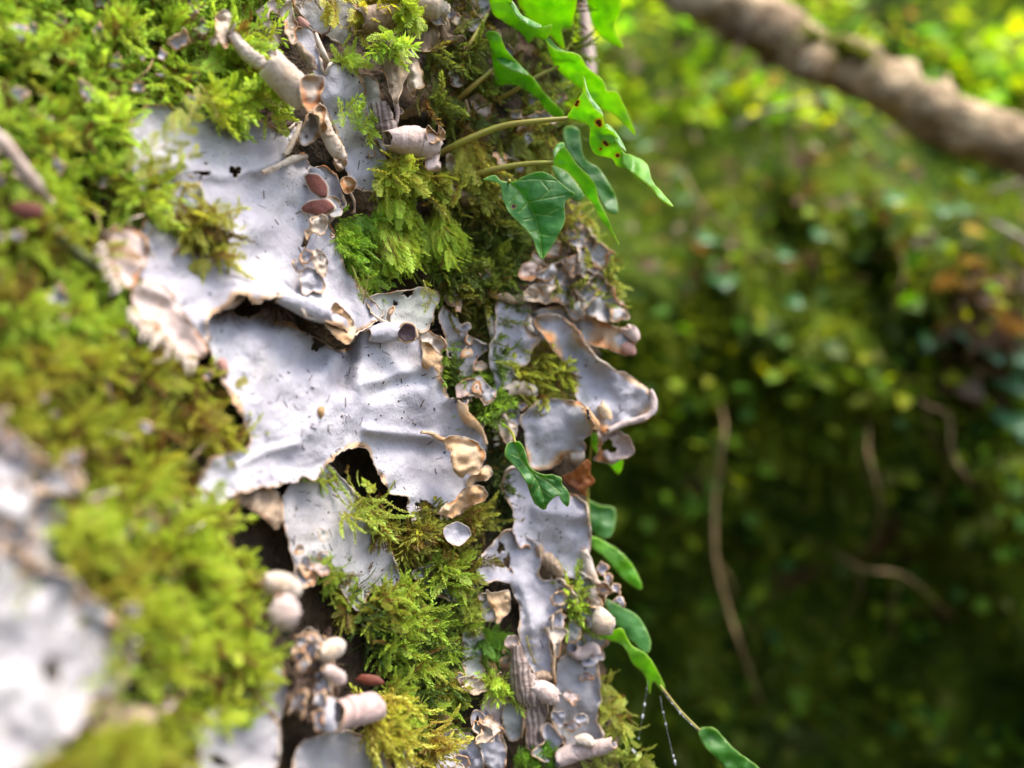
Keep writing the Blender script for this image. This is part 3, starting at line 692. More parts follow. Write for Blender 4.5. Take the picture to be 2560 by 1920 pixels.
# big cream roll and the one above
lobe('big cream rolled lichen tube with a rusty flared end', [
     roll('rolled_sheet', [(672, 150, 36), (692, 172, 39), (725, 205, 40), (758, 236, 39), (776, 252, 36)], 17, -90, 250, 'under', 'under_brown', seed=41, edge=0.55, rough=0.05, ragged=0.2),
     sheet('flared_end', [(752, 200), (770, 190), (806, 194), (811, 212), (803, 236), (796, 262), (775, 278), (762, 262), (752, 235)], 21, mat='under', edge=(0.9, 11), rim=(2.5, 10), wav=(1.0, 30), step=5),
     roll('curled_rim', [(582, 84, 12), (600, 110, 15), (625, 138, 18), (652, 158, 16), (664, 166, 8)], 14, -60, 210, 'under', 'under_brown', seed=42, edge=0.8, rough=0.25),
     sheet('torn_tip', [(540, 40), (565, 25), (582, 45), (588, 72), (575, 100), (560, 118), (545, 90), (535, 112), (520, 108), (540, 80)], 14, mat='under', edge=(0.9, 12), rim=(2.5, 10), wav=(1.8, 26), step=5, crinkle=5),
     hairs('root_hairs', [(660 + 8 * i, 262 + 4 * i) for i in range(14)], 60, 2.6, 'hair_dark', (-0.8, 0.5), 0.8, 3, 0.6, 3)])
lobe('slim speckled cream roll of lichen with orange frills', [
     roll('rolled_sheet', [(790, 262, 12), (806, 292, 15), (818, 330, 18), (836, 365, 20), (856, 392, 16)], 13, -80, 240, 'under', 'under_brown', seed=44, edge=0.7),
     sheet('frill', [(776, 258), (800, 262), (818, 278), (812, 296), (818, 318), (808, 335), (798, 318), (800, 292), (782, 282)], 15, mat='orange', wav=(1.6, 20), rim=(2, 6), edge=(0.6, 7), step=5),
     sheet('grey_flap', [(772, 284), (797, 289), (806, 325), (786, 350), (758, 364), (750, 335), (760, 305)], 10, mat='lichen', wav=(0.8, 30), rim=(2, 9), edge=(0.6, 6), step=5),
     sheet('pale_tip', [(838, 380), (862, 376), (868, 392), (862, 420), (845, 424), (835, 400)], 9, mat='under', wav=(1.4, 16), rim=(2, 6), edge=(0.5, 6), step=5, crinkle=4)])
lobe('thin cracked tan edge curling up between the grey plate and the slim roll', [
     roll('curled_rim', [(752, 305, 3), (742, 335, 5), (728, 365, 6), (712, 388, 4)], 8, -60, 180, 'under', 'lichen', seed=45),
     roll('torn_edge', [(768, 392, 3), (740, 398, 7), (710, 410, 6), (682, 424, 7), (655, 432, 4)], 8, -60, 200, 'under', 'orange', seed=46, rough=0.35)])

# scraps along the plate's margin
lobe('pair of tan shell-like scraps in the crack of the grey plate', [flake('scrap', 770, 642, 22, 0.5, 11, 1.8, 'orange', 3), flake('scrap', 748, 662, 24, -0.3, 11, 2.0, 'under', 4)])
lobe('ribbed fan shaped pale scrap beside the tan shells', [sheet('sheet', [(778, 636), (795, 624), (815, 640), (820, 662), (812, 690), (796, 680), (784, 658)], 10, mat='under', wav=(0.8, 10), rim=(1, 5), edge=(0.6, 6), step=4.5)])
lobe('blue-grey crumpled scrap under the ribbed fan', [sheet('sheet', [(750, 690), (770, 668), (795, 680), (812, 700), (808, 735), (785, 728), (760, 738), (752, 715)], 9, mat='lichen', wav=(1.6, 26), rim=(2, 6), edge=(0.5, 5), step=5)])
lobe('torn cream and orange scrap below the lower chestnut disc', [sheet('sheet', [(776, 548), (800, 540), (816, 545), (815, 572), (805, 590), (782, 582), (765, 598), (762, 580), (778, 568)], 10, mat='under', wav=(1.8, 18), rim=(2, 6), edge=(0.8, 7), step=5, crinkle=4)])
lobe('round rust-brown fibrous pad beside the upper chestnut disc', [sheet('sheet', [(856, 445), (880, 442), (893, 460), (885, 478), (868, 482), (852, 465)], 8, mat='orange', wav=(0.8, 8), edge=(0.9, 14), step=4), px_tube('stalk', [(874, 480, 4, 6), (884, 500, 4, 6), (886, 525, 3, 5), (884, 535, 6, 5)], 'under_brown')])

# grey lobe with holes under the hanging moss
lobe('grey lichen lobe with two torn holes below the hanging moss', [sheet('sheet', [(918, 752), (948, 735), (1011, 728), (1060, 720), (1096, 737), (1088, 781), (1060, 832), (1037, 822), (1005, 812), (973, 807), (940, 792)], 5, mat='lichen_green', wav=(1.2, 50), rim=(2, 8), edge=(0.5, 6), step=5.5,
     holes=[(1021, 733, 15, 8, -0.3), (988, 759, 6, 7, 0)]), px_tube('fold', [(932, 785, 3, 8), (950, 800, 5, 9), (965, 808, 7, 9), (974, 812, 3, 8)], 'hair_pale', jitter=0.3),
     sheet('inner_scrap', [(968, 800), (972, 775), (985, 765), (978, 790), (975, 812)], 8, mat='under', edge=(0.6, 5), step=4)])
lobe('ragged gritty grey lichen strip on dark soil beside the dark cup', [sheet('sheet', [(1106, 766), (1120, 775), (1144, 800), (1160, 830), (1179, 845), (1223, 862), (1222, 872), (1188, 900), (1182, 930), (1170, 957), (1151, 962), (1140, 918), (1119, 886), (1113, 838), (1100, 800)], 3, mat='lichen_dusty', wav=(1.4, 40), rim=(2, 8), edge=(0.5, 6), step=5, crinkle=5,
     holes=[(1125, 893, 6, 12, 0.2)]), hairs('root_hairs', [(1075, 828 + 6 * i) for i in range(8)], 40, 1.8, 'hair_dark', (1, 0.1), 0.3, 2, 0.4, 2)])
lobe('tall grey lichen lobe with a dark curled top edge on the bank side', [
     sheet('sheet', [(1243, 745), (1278, 752), (1316, 742), (1324, 779), (1318, 817), (1330, 830), (1352, 846), (1330, 876), (1319, 906), (1284, 925), (1294, 950), (1253, 975), (1240, 1012), (1232, 985), (1240, 956), (1227, 918), (1227, 861), (1240, 830), (1240, 792)], 6, (0.3, 0), bumps=[(1320, 850, 28, 2.5)], wav=(1.1, 45), rim=(2, 9), edge=(0.6, 6), step=5.5),
     roll('curled_rim', [(1238, 738, 9), (1258, 738, 12), (1280, 748, 10), (1302, 742, 12), (1318, 734, 8)], 9, -60, 160, 'under_brown', 'orange', seed=51, edge=1.0),
     roll('curled_rim', [(1222, 790, 6), (1230, 815, 10), (1236, 845, 7)], 6, -40, 200, 'under', seed=52),
     roll('curled_rim', [(1326, 795, 5), (1322, 815, 8), (1332, 828, 6)], 9, -40, 200, 'under', seed=53)])
lobe('small dark horned scrap poking from the olive moss', [sheet('sheet', [(1112, 742), (1124, 735), (1132, 718), (1137, 722), (1134, 742), (1150, 738), (1154, 748), (1142, 764), (1120, 760)], 5, mat='under_brown', wav=(1.0, 18), rim=(1.5, 5), step=4)])
lobe('little curled ring of lichen with a white lip below the tall lobe', [
     roll('rolled_sheet', [(1262, 980, 12), (1290, 968, 17), (1325, 975, 19), (1332, 990, 12)], 8, -40, 250, 'under', 'under_brown', seed=55, edge=0.4)])
lobe('upright tan lichen comb fringed with pale teeth', [
     sheet('sheet', [(1256, 1035), (1262, 1030), (1272, 1052), (1286, 1062), (1288, 1080), (1280, 1098), (1268, 1112), (1256, 1098), (1250, 1070)], 8, mat='under', ridges=[([(1262, 1040), (1278, 1075), (1275, 1105)], 6, 2)], wav=(0.8, 20), rim=(1.5, 5), edge=(0.7, 6), step=4.5),
     hairs('root_hairs', [(1250, 1035 + 9 * i) for i in range(9)], 18, 3.2, 'hair_pale', (-1, 0.25), 0.3, 7, 0.2, 2)])
lobe('small grey cup beside the toothed comb', [sheet('sheet', [(1262, 1028), (1278, 1022), (1298, 1030), (1302, 1055), (1288, 1062), (1274, 1050)], 5, mat='lichen', wav=(0.8, 20), edge=(0.7, 5), step=4.5), flake('scrap', 1305, 1015, 16, 0.8, 8, 1.8, 'under', 9), flake('scrap', 1284, 1080, 14, 1.4, 9, 1.2, 'under_pink', 10)])

# right hand group
lobe('rounded bluish grey lichen lobe that an ant walks on', [
     sheet('sheet', [(1300, 1046), (1316, 1031), (1338, 1012), (1357, 998), (1400, 1000), (1449, 1005), (1466, 1022), (1480, 1052), (1487, 1070), (1475, 1084), (1456, 1098), (1464, 1120), (1439, 1130), (1415, 1134), (1403, 1154), (1367, 1173), (1330, 1168), (1319, 1135), (1314, 1096)], 7, (-0.2, 0),
           bumps=[(1390, 1080, 60, 3.6), (1330, 1110, 30, -1.5), (1474, 1038, 46, 12)], wav=(1.2, 55), rim=(2.2, 9), edge=(0.8, 7), step=6),
     roll('curled_rim', [(1418, 1140, 10), (1440, 1136, 14), (1462, 1134, 12)], 8, -60, 220, 'under', seed=61, rough=0.3),
     roll('curled_rim', [(1462, 1018, 6), (1478, 1042, 8), (1492, 1062, 9), (1486, 1078, 6)], 20, -50, 210, 'orange', seed=62)])
lobe('smooth grey lichen lobe hanging under the broad ivy leaf', [
     sheet('sheet', [(1262, 1180), (1290, 1168), (1330, 1196), (1400, 1238), (1430, 1235), (1460, 1255), (1470, 1290), (1478, 1330), (1476, 1370), (1470, 1400), (1462, 1445), (1430, 1442), (1390, 1432), (1352, 1394), (1318, 1366), (1300, 1368), (1285, 1330), (1280, 1270), (1256, 1230)], 5.5, (-0.2, 0),
           bumps=[(1390, 1300, 55, 2.6), (1420, 1400, 40, -1.6), (1310, 1250, 40, -1)], ridges=[([(1340, 1270), (1420, 1290), (1470, 1290)], 20, 1.2)], wav=(1.3, 55), rim=(2.4, 9), edge=(0.7, 6), step=6),
     roll('curled_rim', [(1346, 1362, 6), (1354, 1384, 12), (1372, 1400, 17), (1392, 1420, 14), (1402, 1440, 8)], 9, -60, 210, 'under_brown', 'orange', seed=64),
     roll('curled_rim', [(1458, 1372, 8), (1470, 1400, 9), (1478, 1430, 10), (1490, 1452, 9), (1502, 1470, 7)], 8, -60, 220, 'under', seed=65)])
lobe('long drooping lichen lobe with two black holes and a rolled striped end', [
     sheet('sheet', [(1190, 1417), (1206, 1385), (1228, 1362), (1260, 1324), (1290, 1326), (1320, 1340), (1343, 1361), (1353, 1391), (1347, 1443), (1370, 1450), (1400, 1452), (1416, 1462), (1408, 1512), (1390, 1530), (1382, 1547), (1376, 1600), (1378, 1650), (1372, 1690), (1345, 1694), (1320, 1650), (1297, 1604), (1303, 1530), (1290, 1490), (1276, 1460), (1238, 1450), (1204, 1458)], 7, (0, 0.3),
           bumps=[(1340, 1560, 40, 1.6), (1370, 1480, 30, -1.2)], ridges=[([(1305, 1460), (1330, 1560), (1345, 1660)], 16, 1.4)], holes=[(1252, 1370, 9, 14, 0.2), (1268, 1404, 9, 18, 0.1), (1245, 1403, 10, 6, 0.3)], wav=(1.1, 50), rim=(2.2, 9), edge=(0.55, 6), step=6),
     roll('rolled_end', [(1292, 1612, 8), (1298, 1650, 20), (1308, 1690, 32), (1322, 1726, 36), (1340, 1752, 22)], 12, -90, 230, 'under_striped', 'lichen', seed=67, edge=0.3, rough=0.08),
     roll('white_roll', [(1328, 1712, 12), (1352, 1722, 22), (1378, 1736, 24), (1394, 1744, 12)], 15, -90, 240, 'under_pink', 'under', seed=68, edge=0.15, rough=0.14),
     roll('curled_rim', [(1335, 1690, 8), (1358, 1688, 12), (1376, 1690, 8)], 12, -40, 200, 'under_brown', seed=69),
     sheet('curled_rim', [(1358, 1574), (1386, 1566), (1418, 1576), (1404, 1612), (1396, 1644), (1384, 1640), (1384, 1612), (1372, 1590)], 11, mat='under', wav=(1.2, 30), rim=(2, 7), edge=(0.8, 7), step=5),
     flake('curled_rim', 1396, 1492, 24, 1.3, 11, 1.6, 'orange', 21), flake('curled_rim', 1394, 1548, 28, 0.9, 11, 1.4, 'under', 22, 0.9),
     px_tube('strap', [(1384, 1640, 6, 10), (1384, 1680, 6, 10), (1388, 1710, 5, 9)], 'rim', jitter=0.3)])
lobe('hanging brown fibrous lichen sheet under the rolled striped end', [
     sheet('sheet', [(1318, 1766), (1345, 1760), (1368, 1766), (1362, 1800), (1352, 1830), (1358, 1856), (1340, 1868), (1322, 1876), (1314, 1830)], 7, mat='under_striped', wav=(1.2, 26), rim=(2, 7), edge=(0.3, 5), step=5)])
lobe('small wavy grey lichen lobe below the hanging brown sheet', [
     sheet('sheet', [(1355, 1832), (1366, 1806), (1386, 1820), (1396, 1840), (1404, 1855), (1384, 1880), (1384, 1905), (1350, 1900), (1326, 1882), (1344, 1868), (1362, 1858)], 6, mat='lichen', wav=(1.2, 36), rim=(2, 7), edge=(0.4, 5), step=5)])
lobe('dull grey lichen lobe behind the rolled end at the bank edge', [
     sheet('sheet', [(1398, 1650), (1440, 1636), (1488, 1650), (1502, 1740), (1492, 1790), (1502, 1850), (1440, 1885), (1400, 1850), (1380, 1800), (1390, 1720)], 3, mat='lichen_dusty', wav=(1.5, 60), rim=(2, 9), edge=(0.5, 7), step=6),
     roll('curled_rim', [(1432, 1622, 14), (1455, 1634, 16), (1480, 1620, 15), (1492, 1640, 10)], 7, -60, 220, 'under_pink', seed=71, rough=0.25)])
lobe('pale cream log-like lichen roll at the foot of the bank edge', [
     roll('rolled_sheet', [(1392, 1898, 16), (1430, 1882, 22), (1470, 1872, 20), (1505, 1866, 17), (1532, 1856, 12)], 8, -90, 230, 'under_pink', seed=72, edge=0.5, rough=0.2),
     roll('curled_rim', [(1440, 1852, 8), (1462, 1850, 14), (1484, 1862, 10)], 10, -60, 220, 'under', seed=73, rough=0.25)])

# blurred lobes at the edge of the bank
lobe('wide frilled grey lichen lobe jutting from the edge of the bank', [
     sheet('sheet', [(1335, 800), (1390, 788), (1440, 826), (1480, 880), (1530, 920), (1585, 945), (1628, 980), (1640, 1020), (1620, 1048), (1575, 1056), (1530, 1078), (1500, 1082), (1484, 1046), (1446, 1005), (1432, 945), (1410, 905), (1376, 862)], 7, (0.6, 0), wav=(2.0, 60), rim=(3.5, 14), edge=(0.9, 14), step=7),
     roll('curled_rim', [(1628, 975, 4), (1636, 1005, 7), (1630, 1035, 8), (1600, 1050, 8), (1560, 1060, 7), (1520, 1078, 6)], 11, -60, 220, 'under_pink', seed=81, rough=0.3),
     sheet('lower_frill', [(1496, 1078), (1535, 1072), (1568, 1088), (1580, 1112), (1572, 1140), (1545, 1156), (1510, 1160), (1484, 1148), (1500, 1120)], 6, mat='under_pink', wav=(2.2, 30), rim=(3, 8), edge=(0.9, 10), step=5, crinkle=7, holes=[(1522, 1116, 20, 14, 0.6)]),
     roll('curled_rim', [(1498, 1010, 10), (1512, 1030, 15), (1520, 1050, 12)], 12, -60, 220, 'orange', seed=83)])
lobe('pointed brown-grey lichen lobe ending in a pale knob', [
     sheet('sheet', [(1450, 790), (1500, 800), (1545, 822), (1580, 815), (1592, 845), (1570, 885), (1540, 880), (1500, 868), (1460, 850)], 6, (0.5, 0), mat='lichen_dusty', wav=(1.6, 40), rim=(2.5, 10), edge=(0.9, 16), step=6),
     roll('curled_rim', [(1562, 818, 14), (1580, 832, 17), (1592, 848, 13)], 10, -70, 230, 'under_pink', seed=84),
     disc('fruiting_disc', 1572, 872, 20, 14, 0.6, 10, 'disc_pink', 0.7)])
lobe('dull grey lichen sheet behind the tall lobe', [sheet('sheet', [(1326, 790), (1370, 770), (1420, 765), (1460, 800), (1450, 850), (1420, 890), (1370, 870), (1335, 850)], 2.5, mat='lichen_dusty', wav=(1.5, 40), step=7)])

# low plates among the moss
lobe('dirty grey lichen plate running down under the bright moss clumps', [
     sheet('sheet', [(735, 1200), (800, 1160), (860, 1200), (930, 1290), (975, 1370), (1000, 1450), (960, 1475), (925, 1482), (895, 1525), (850, 1470), (805, 1425), (772, 1405), (748, 1442), (722, 1350), (704, 1265)], 2.0, mat='lichen_dusty', wav=(1.5, 70), rim=(2, 10), edge=(0.3, 6), step=7)])
lobe('white saucer shaped lichen scrap in olive moss', [sheet('sheet', [(1108, 1325), (1128, 1310), (1150, 1306), (1170, 1318), (1174, 1340), (1160, 1358), (1138, 1364), (1116, 1352)], 13, mat='lichen', bumps=[(1141, 1335, 26, -0.7)], wav=(0.6, 30), rim=(0.8, 5), edge=(0.4, 5), step=4.5, crinkle=3)])
lobe('small round white lichen bead beside the saucer', [disc('bead', 1068, 1347, 17, 14, 0.4, 8, 'lichen_green', 0.9)])
lobe('pale crusty lichen ribbon dusted with green down the moss edge', [
     sheet('sheet', [(1140, 1450), (1182, 1442), (1200, 1500), (1196, 1560), (1216, 1600), (1206, 1650), (1212, 1690), (1172, 1702), (1150, 1620), (1162, 1550), (1140, 1500)], 3, mat='lichen_green', wav=(1.6, 26), rim=(2, 7), edge=(0.5, 6), step=5, crinkle=5)])
lobe('grey scrap overlapped by a rusty curled flake in the black hollow', [
     sheet('sheet', [(1198, 1490), (1218, 1486), (1228, 1510), (1240, 1544), (1222, 1553), (1202, 1534)], 7, mat='lichen', wav=(0.8, 30), step=5),
     sheet('curled_flake', [(1215, 1476), (1232, 1484), (1270, 1476), (1277, 1500), (1274, 1530), (1258, 1542), (1243, 1558), (1236, 1534), (1224, 1512)], 11, mat='orange', wav=(1.2, 22), rim=(2, 7), edge=(0.9, 12), step=4.5)])
lobe('tan papery lichen sheet at the bottom of the black hollow', [sheet('sheet', [(1145, 1697), (1180, 1692), (1214, 1705), (1228, 1720), (1205, 1730), (1187, 1740), (1165, 1725)], 6, mat='under', wav=(1.2, 26), rim=(2, 7), edge=(0.4, 6), step=5)])
lobe('grey lichen tongue standing beside the hanging brown sheet', [sheet('sheet', [(1264, 1755), (1285, 1750), (1304, 1770), (1312, 1825), (1290, 1848), (1270, 1846), (1256, 1800)], 5, mat='lichen_green', wav=(1.2, 36), rim=(1.5, 7), edge=(0.4, 5), step=5),
     px_tube('tan_edge', [(1306, 1762, 4, 8), (1310, 1790, 4, 8), (1308, 1820, 4, 8), (1304, 1845, 3, 7)], 'rim', jitter=0.35)])
lobe('pale wrinkled lichen tongue at the foot of the moss', [sheet('sheet', [(1206, 1812), (1228, 1805), (1248, 1840), (1266, 1866), (1260, 1912), (1236, 1925), (1206, 1906), (1196, 1880)], 6, mat='lichen', wav=(1.4, 30), rim=(2, 7), edge=(0.4, 5), step=5)])
lobe('cream and pink torn lichen sheet between moss and grey tongue', [sheet('sheet', [(1212, 1740), (1240, 1725), (1266, 1745), (1262, 1790), (1255, 1830), (1262, 1860), (1244, 1834), (1228, 1800), (1205, 1790)], 4.5, mat='under_pink', wav=(1.4, 26), rim=(2, 7), edge=(0.5, 7), step=5)])
lobe('small grey lichen ring in lime moss near the bottom', [sheet('sheet', [(1178, 1790), (1192, 1774), (1208, 1784), (1212, 1808), (1200, 1826), (1182, 1818)], 7, mat='lichen', holes=[(1194, 1800, 5, 9, 0.1)], wav=(0.8, 16), rim=(2, 5), step=4)])

# near blurred lobes
lobe('large pale lichen plate pierced by dark pits beside the lime mound', [
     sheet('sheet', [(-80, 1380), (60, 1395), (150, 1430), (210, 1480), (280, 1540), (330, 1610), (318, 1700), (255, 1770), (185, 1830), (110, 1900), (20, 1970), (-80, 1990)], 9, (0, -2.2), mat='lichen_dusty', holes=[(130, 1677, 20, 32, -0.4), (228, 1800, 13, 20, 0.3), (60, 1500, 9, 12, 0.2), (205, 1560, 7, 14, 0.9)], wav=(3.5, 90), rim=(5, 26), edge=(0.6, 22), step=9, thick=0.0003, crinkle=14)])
lobe('soft pale lichen lobe folded over dark gaps by the mossy slope', [
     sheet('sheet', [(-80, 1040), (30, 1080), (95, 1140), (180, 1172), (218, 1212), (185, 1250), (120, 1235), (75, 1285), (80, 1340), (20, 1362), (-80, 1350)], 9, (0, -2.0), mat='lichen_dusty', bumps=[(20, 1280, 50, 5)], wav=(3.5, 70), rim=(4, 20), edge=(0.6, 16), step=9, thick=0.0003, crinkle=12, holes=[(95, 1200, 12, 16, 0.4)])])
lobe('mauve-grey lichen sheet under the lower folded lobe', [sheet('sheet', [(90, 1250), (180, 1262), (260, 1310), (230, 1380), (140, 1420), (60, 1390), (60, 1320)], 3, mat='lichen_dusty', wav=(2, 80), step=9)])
lobe('brownish curled lichen rim by a dark gap in the lime moss', [
     sheet('sheet', [(215, 1760), (262, 1735), (320, 1765), (375, 1770), (390, 1795), (340, 1830), (290, 1840), (245, 1830), (225, 1800)], 9, mat='under_brown', holes=[(240, 1795, 14, 30, 0.1)], wav=(3, 50), rim=(3, 16), edge=(0.6, 14), step=8)])
lobe('grey lichen plate with two dark slots at the bottom of the moss', [
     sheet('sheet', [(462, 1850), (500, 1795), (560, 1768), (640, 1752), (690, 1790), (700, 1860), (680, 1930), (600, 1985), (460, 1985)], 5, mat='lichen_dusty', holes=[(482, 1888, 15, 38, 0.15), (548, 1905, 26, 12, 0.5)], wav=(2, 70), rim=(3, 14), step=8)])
lobe('smooth grey lichen plate at the lower rim of the bank', [
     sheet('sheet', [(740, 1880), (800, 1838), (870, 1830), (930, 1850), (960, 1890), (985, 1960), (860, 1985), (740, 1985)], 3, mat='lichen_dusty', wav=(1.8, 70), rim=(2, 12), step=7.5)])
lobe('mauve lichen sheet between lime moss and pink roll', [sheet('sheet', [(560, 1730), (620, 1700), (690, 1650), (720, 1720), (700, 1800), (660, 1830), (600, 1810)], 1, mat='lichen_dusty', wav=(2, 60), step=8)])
for i, pl in enumerate([[(370, 600), (400, 560), (450, 545), (455, 590), (430, 640), (390, 650)], [(395, 470), (440, 440), (500, 455), (495, 520), (440, 560), (400, 520)]]):
    lobe(('small grey lichen flap poking from moss above the fringed rim', 'small grey lichen flap half buried in olive moss sprigs')[i], [sheet('sheet', pl, 6, mat='lichen', wav=(1.5, 40), rim=(3, 10), step=6)])

# knobs and rolls of the brown cluster
def knob(label, px, py, a, b, rot, h, mat, seed, extra=()):
    c = roll('rolled_sheet', [(px - a * math.cos(rot), py - a * math.sin(rot), b * 0.35), (px - a * 0.5 * math.cos(rot), py - a * 0.5 * math.sin(rot), b * 0.9), (px, py, b), (px + a * 0.6 * math.cos(rot), py + a * 0.6 * math.sin(rot), b * 0.85), (px + a * math.cos(rot), py + a * math.sin(rot), b * 0.2)], h, -100, 255, mat, 'under_brown', seed=seed, edge=0.6, rough=0.24)
    lobe(label, [c] + list(extra))
knob('glossy white bulb of rolled lichen with a peachy flush', 716, 1530, 44, 36, 1.35, 19, 'under_pink', 91)
knob('cream arched lichen knob above the white bulb', 704, 1462, 48, 29, 0.35, 16, 'under', 92, [disc('fruiting_disc', 648, 1535, 22, 20, 0, 8, 'disc_pink', 0.6)])
knob('cream pointed lichen knob above the brown tangle', 828, 1622, 32, 24, -0.3, 14, 'under', 94)
knob('small white lichen bead between brown tangle and pink roll', 836, 1685, 30, 19, 0.5, 14, 'under_pink', 95, [disc('fruiting_disc', 924, 1701, 34, 13, 0.12, 12, 'disc', 0.7)])
lobe('pinkish open lichen tube below the brown tangle', [
     roll('rolled_sheet', [(838, 1790, 34), (870, 1778, 36), (905, 1768, 37), (938, 1762, 34)], 14, -90, 250, 'pink', 'lichen', seed=96, edge=0.5, rough=0.12),
     roll('curled_rim', [(822, 1750, 14), (818, 1785, 16), (826, 1820, 14)], 13, -60, 230, 'lichen', 'under', seed=97)])
lobe('brown woolly tangle of crumpled lichen undersides and root hairs', [
     sheet('sheet', [(740, 1600), (780, 1570), (815, 1605), (835, 1660), (846, 1730), (812, 1785), (765, 1795), (725, 1765), (740, 1700), (726, 1640)], 2, mat='under_brown', bumps=[(790, 1690, 50, 5)], wav=(5, 26), rim=(1, 14), edge=(0.6, 20), step=6, lip=(1.0, 'under_brown'), crinkle=8)] +
     [flake('crumple', random.uniform(735, 835), random.uniform(1575, 1800), random.uniform(18, 34), random.uniform(0, 6.3), random.uniform(6, 12), random.uniform(1.2, 2.2), random.choice(['under_brown', 'under_brown', 'under_striped', 'lichen_dusty']), 700 + i, 0.8) for i in range(16)] +
     [hairs('root_hairs', [(random.uniform(735, 845), random.uniform(1590, 1800)) for _ in range(60)], 34, 2.6, 'hair_dark', (0, 1), 3.0, 9, 0.6, 2)])

# tan, brown and cream pieces at the top
lobe('brown ribbed lichen roll under the yellow moss', [roll('rolled_sheet', [(892, 48, 26), (925, 46, 32), (962, 42, 32), (1002, 36, 28)], 9, -90, 230, 'under_brown', 'under', seed=101, edge=0.5)])
lobe('round cream lichen ball at the top of the bank', [roll('rolled_sheet', [(1020, 12, 14), (1045, 8, 30), (1075, 12, 34), (1105, 22, 26), (1118, 40, 12)], 9, -100, 240, 'under', seed=102, edge=0.35)])
lobe('charcoal grey wavy flap below the cream ball', [sheet('sheet', [(1022, 62), (1050, 50), (1080, 55), (1098, 82), (1088, 118), (1070, 130), (1045, 122), (1025, 100)], 5, mat='under_brown', wav=(1.6, 30), rim=(2, 8), step=5)])
lobe('tan frilled lichen edge beside the first ivy stalk', [roll('curled_rim', [(1095, 30, 10), (1112, 60, 14), (1108, 85, 12), (1130, 100, 12), (1152, 96, 10)], 6, -60, 210, 'under_brown', 'under', seed=103, rough=0.3)])
lobe('hanging brown felted lichen horn with two drooping points', [
     sheet('sheet', [(938, 112), (975, 100), (1010, 115), (1030, 130), (1020, 165), (1012, 200), (1000, 235), (990, 262), (978, 235), (966, 200), (950, 160)], 10, mat='under_brown', ridges=[([(975, 110), (985, 180), (990, 255)], 20, 5)], wav=(1.4, 26), rim=(1.5, 8), edge=(0.3, 8), step=5),
     sheet('second_point', [(1016, 130), (1040, 140), (1056, 180), (1060, 216), (1040, 222), (1034, 244), (1020, 220), (1018, 180)], 8, mat='under', ridges=[([(1030, 140), (1040, 220)], 12, 3)], wav=(1.2, 26), rim=(1.5, 8), edge=(0.4, 8), step=5),
     px_tube('stalk', [(990, 255, 7, 8), (994, 285, 6, 7), (990, 310, 5, 7)], 'under_pink', jitter=0.3)])
lobe('short taupe lichen roll above the white one', [roll('rolled_sheet', [(946, 262, 22), (956, 290, 27), (968, 325, 27), (985, 352, 20)], 9, -90, 240, 'under_striped', 'under', seed=105, edge=0.5)])
lobe('fat white and pink lichen roll with torn horns', [
     roll('rolled_sheet', [(968, 345, 18), (1000, 348, 32), (1040, 352, 38), (1072, 364, 36), (1092, 380, 26)], 12, -90, 250, 'under_pink', 'under_brown', seed=106, edge=0.45, rough=0.08),
     sheet('torn_horn', [(1066, 344), (1070, 310), (1084, 328), (1096, 334), (1095, 312), (1104, 318), (1112, 345), (1098, 355), (1080, 358)], 15, mat='orange', wav=(1.2, 14), rim=(1.5, 5), edge=(0.6, 6), step=4),
     sheet('hanging_tip', [(1062, 380), (1085, 362), (1100, 352), (1098, 390), (1100, 425), (1080, 420), (1066, 418)], 11, mat='under_pink', wav=(1.0, 26), edge=(0.7, 6), step=5)])
lobe('bluish white lichen flap beside the first ivy leaf stalk', [sheet('sheet', [(1178, -10), (1225, -12), (1228, 20), (1212, 45), (1190, 38), (1180, 15)], 4, mat='lichen', wav=(1, 40), step=6)])
lobe('wavy taupe lichen fold below the ivy stalks', [sheet('sheet', [(1118, 385), (1135, 395), (1145, 425), (1150, 460), (1180, 480), (1150, 500), (1130, 490), (1120, 440)], 4, mat='under', wav=(1.5, 24), rim=(2, 8), step=5)])
lobe('grey lichen sheet behind the sharp pointed ivy leaf', [sheet('sheet', [(1150, 440), (1220, 430), (1290, 450), (1300, 510), (1250, 500), (1200, 505), (1160, 480)], 2, mat='lichen_dusty', wav=(1.5, 40), step=6)])
lobe('brown drooping lichen ledge under the pointed ivy leaf', [roll('curled_rim', [(1110, 480, 12), (1150, 492, 18), (1190, 505, 18), (1228, 518, 12)], 5, -60, 200, 'under_brown', 'under', seed=107)])
lobe('beige pear shaped lichen pod beside drooping ivy leaves', [roll('rolled_sheet', [(1500, 1515, 6), (1504, 1535, 20), (1512, 1558, 30), (1522, 1572, 22), (1530, 1584, 6)], 12, -100, 255, 'under', seed=108, edge=0.3, rough=0.06),
     roll('curled_rim', [(1480, 1515, 8), (1486, 1530, 14), (1486, 1550, 8)], 8, -60, 220, 'under', seed=109)])
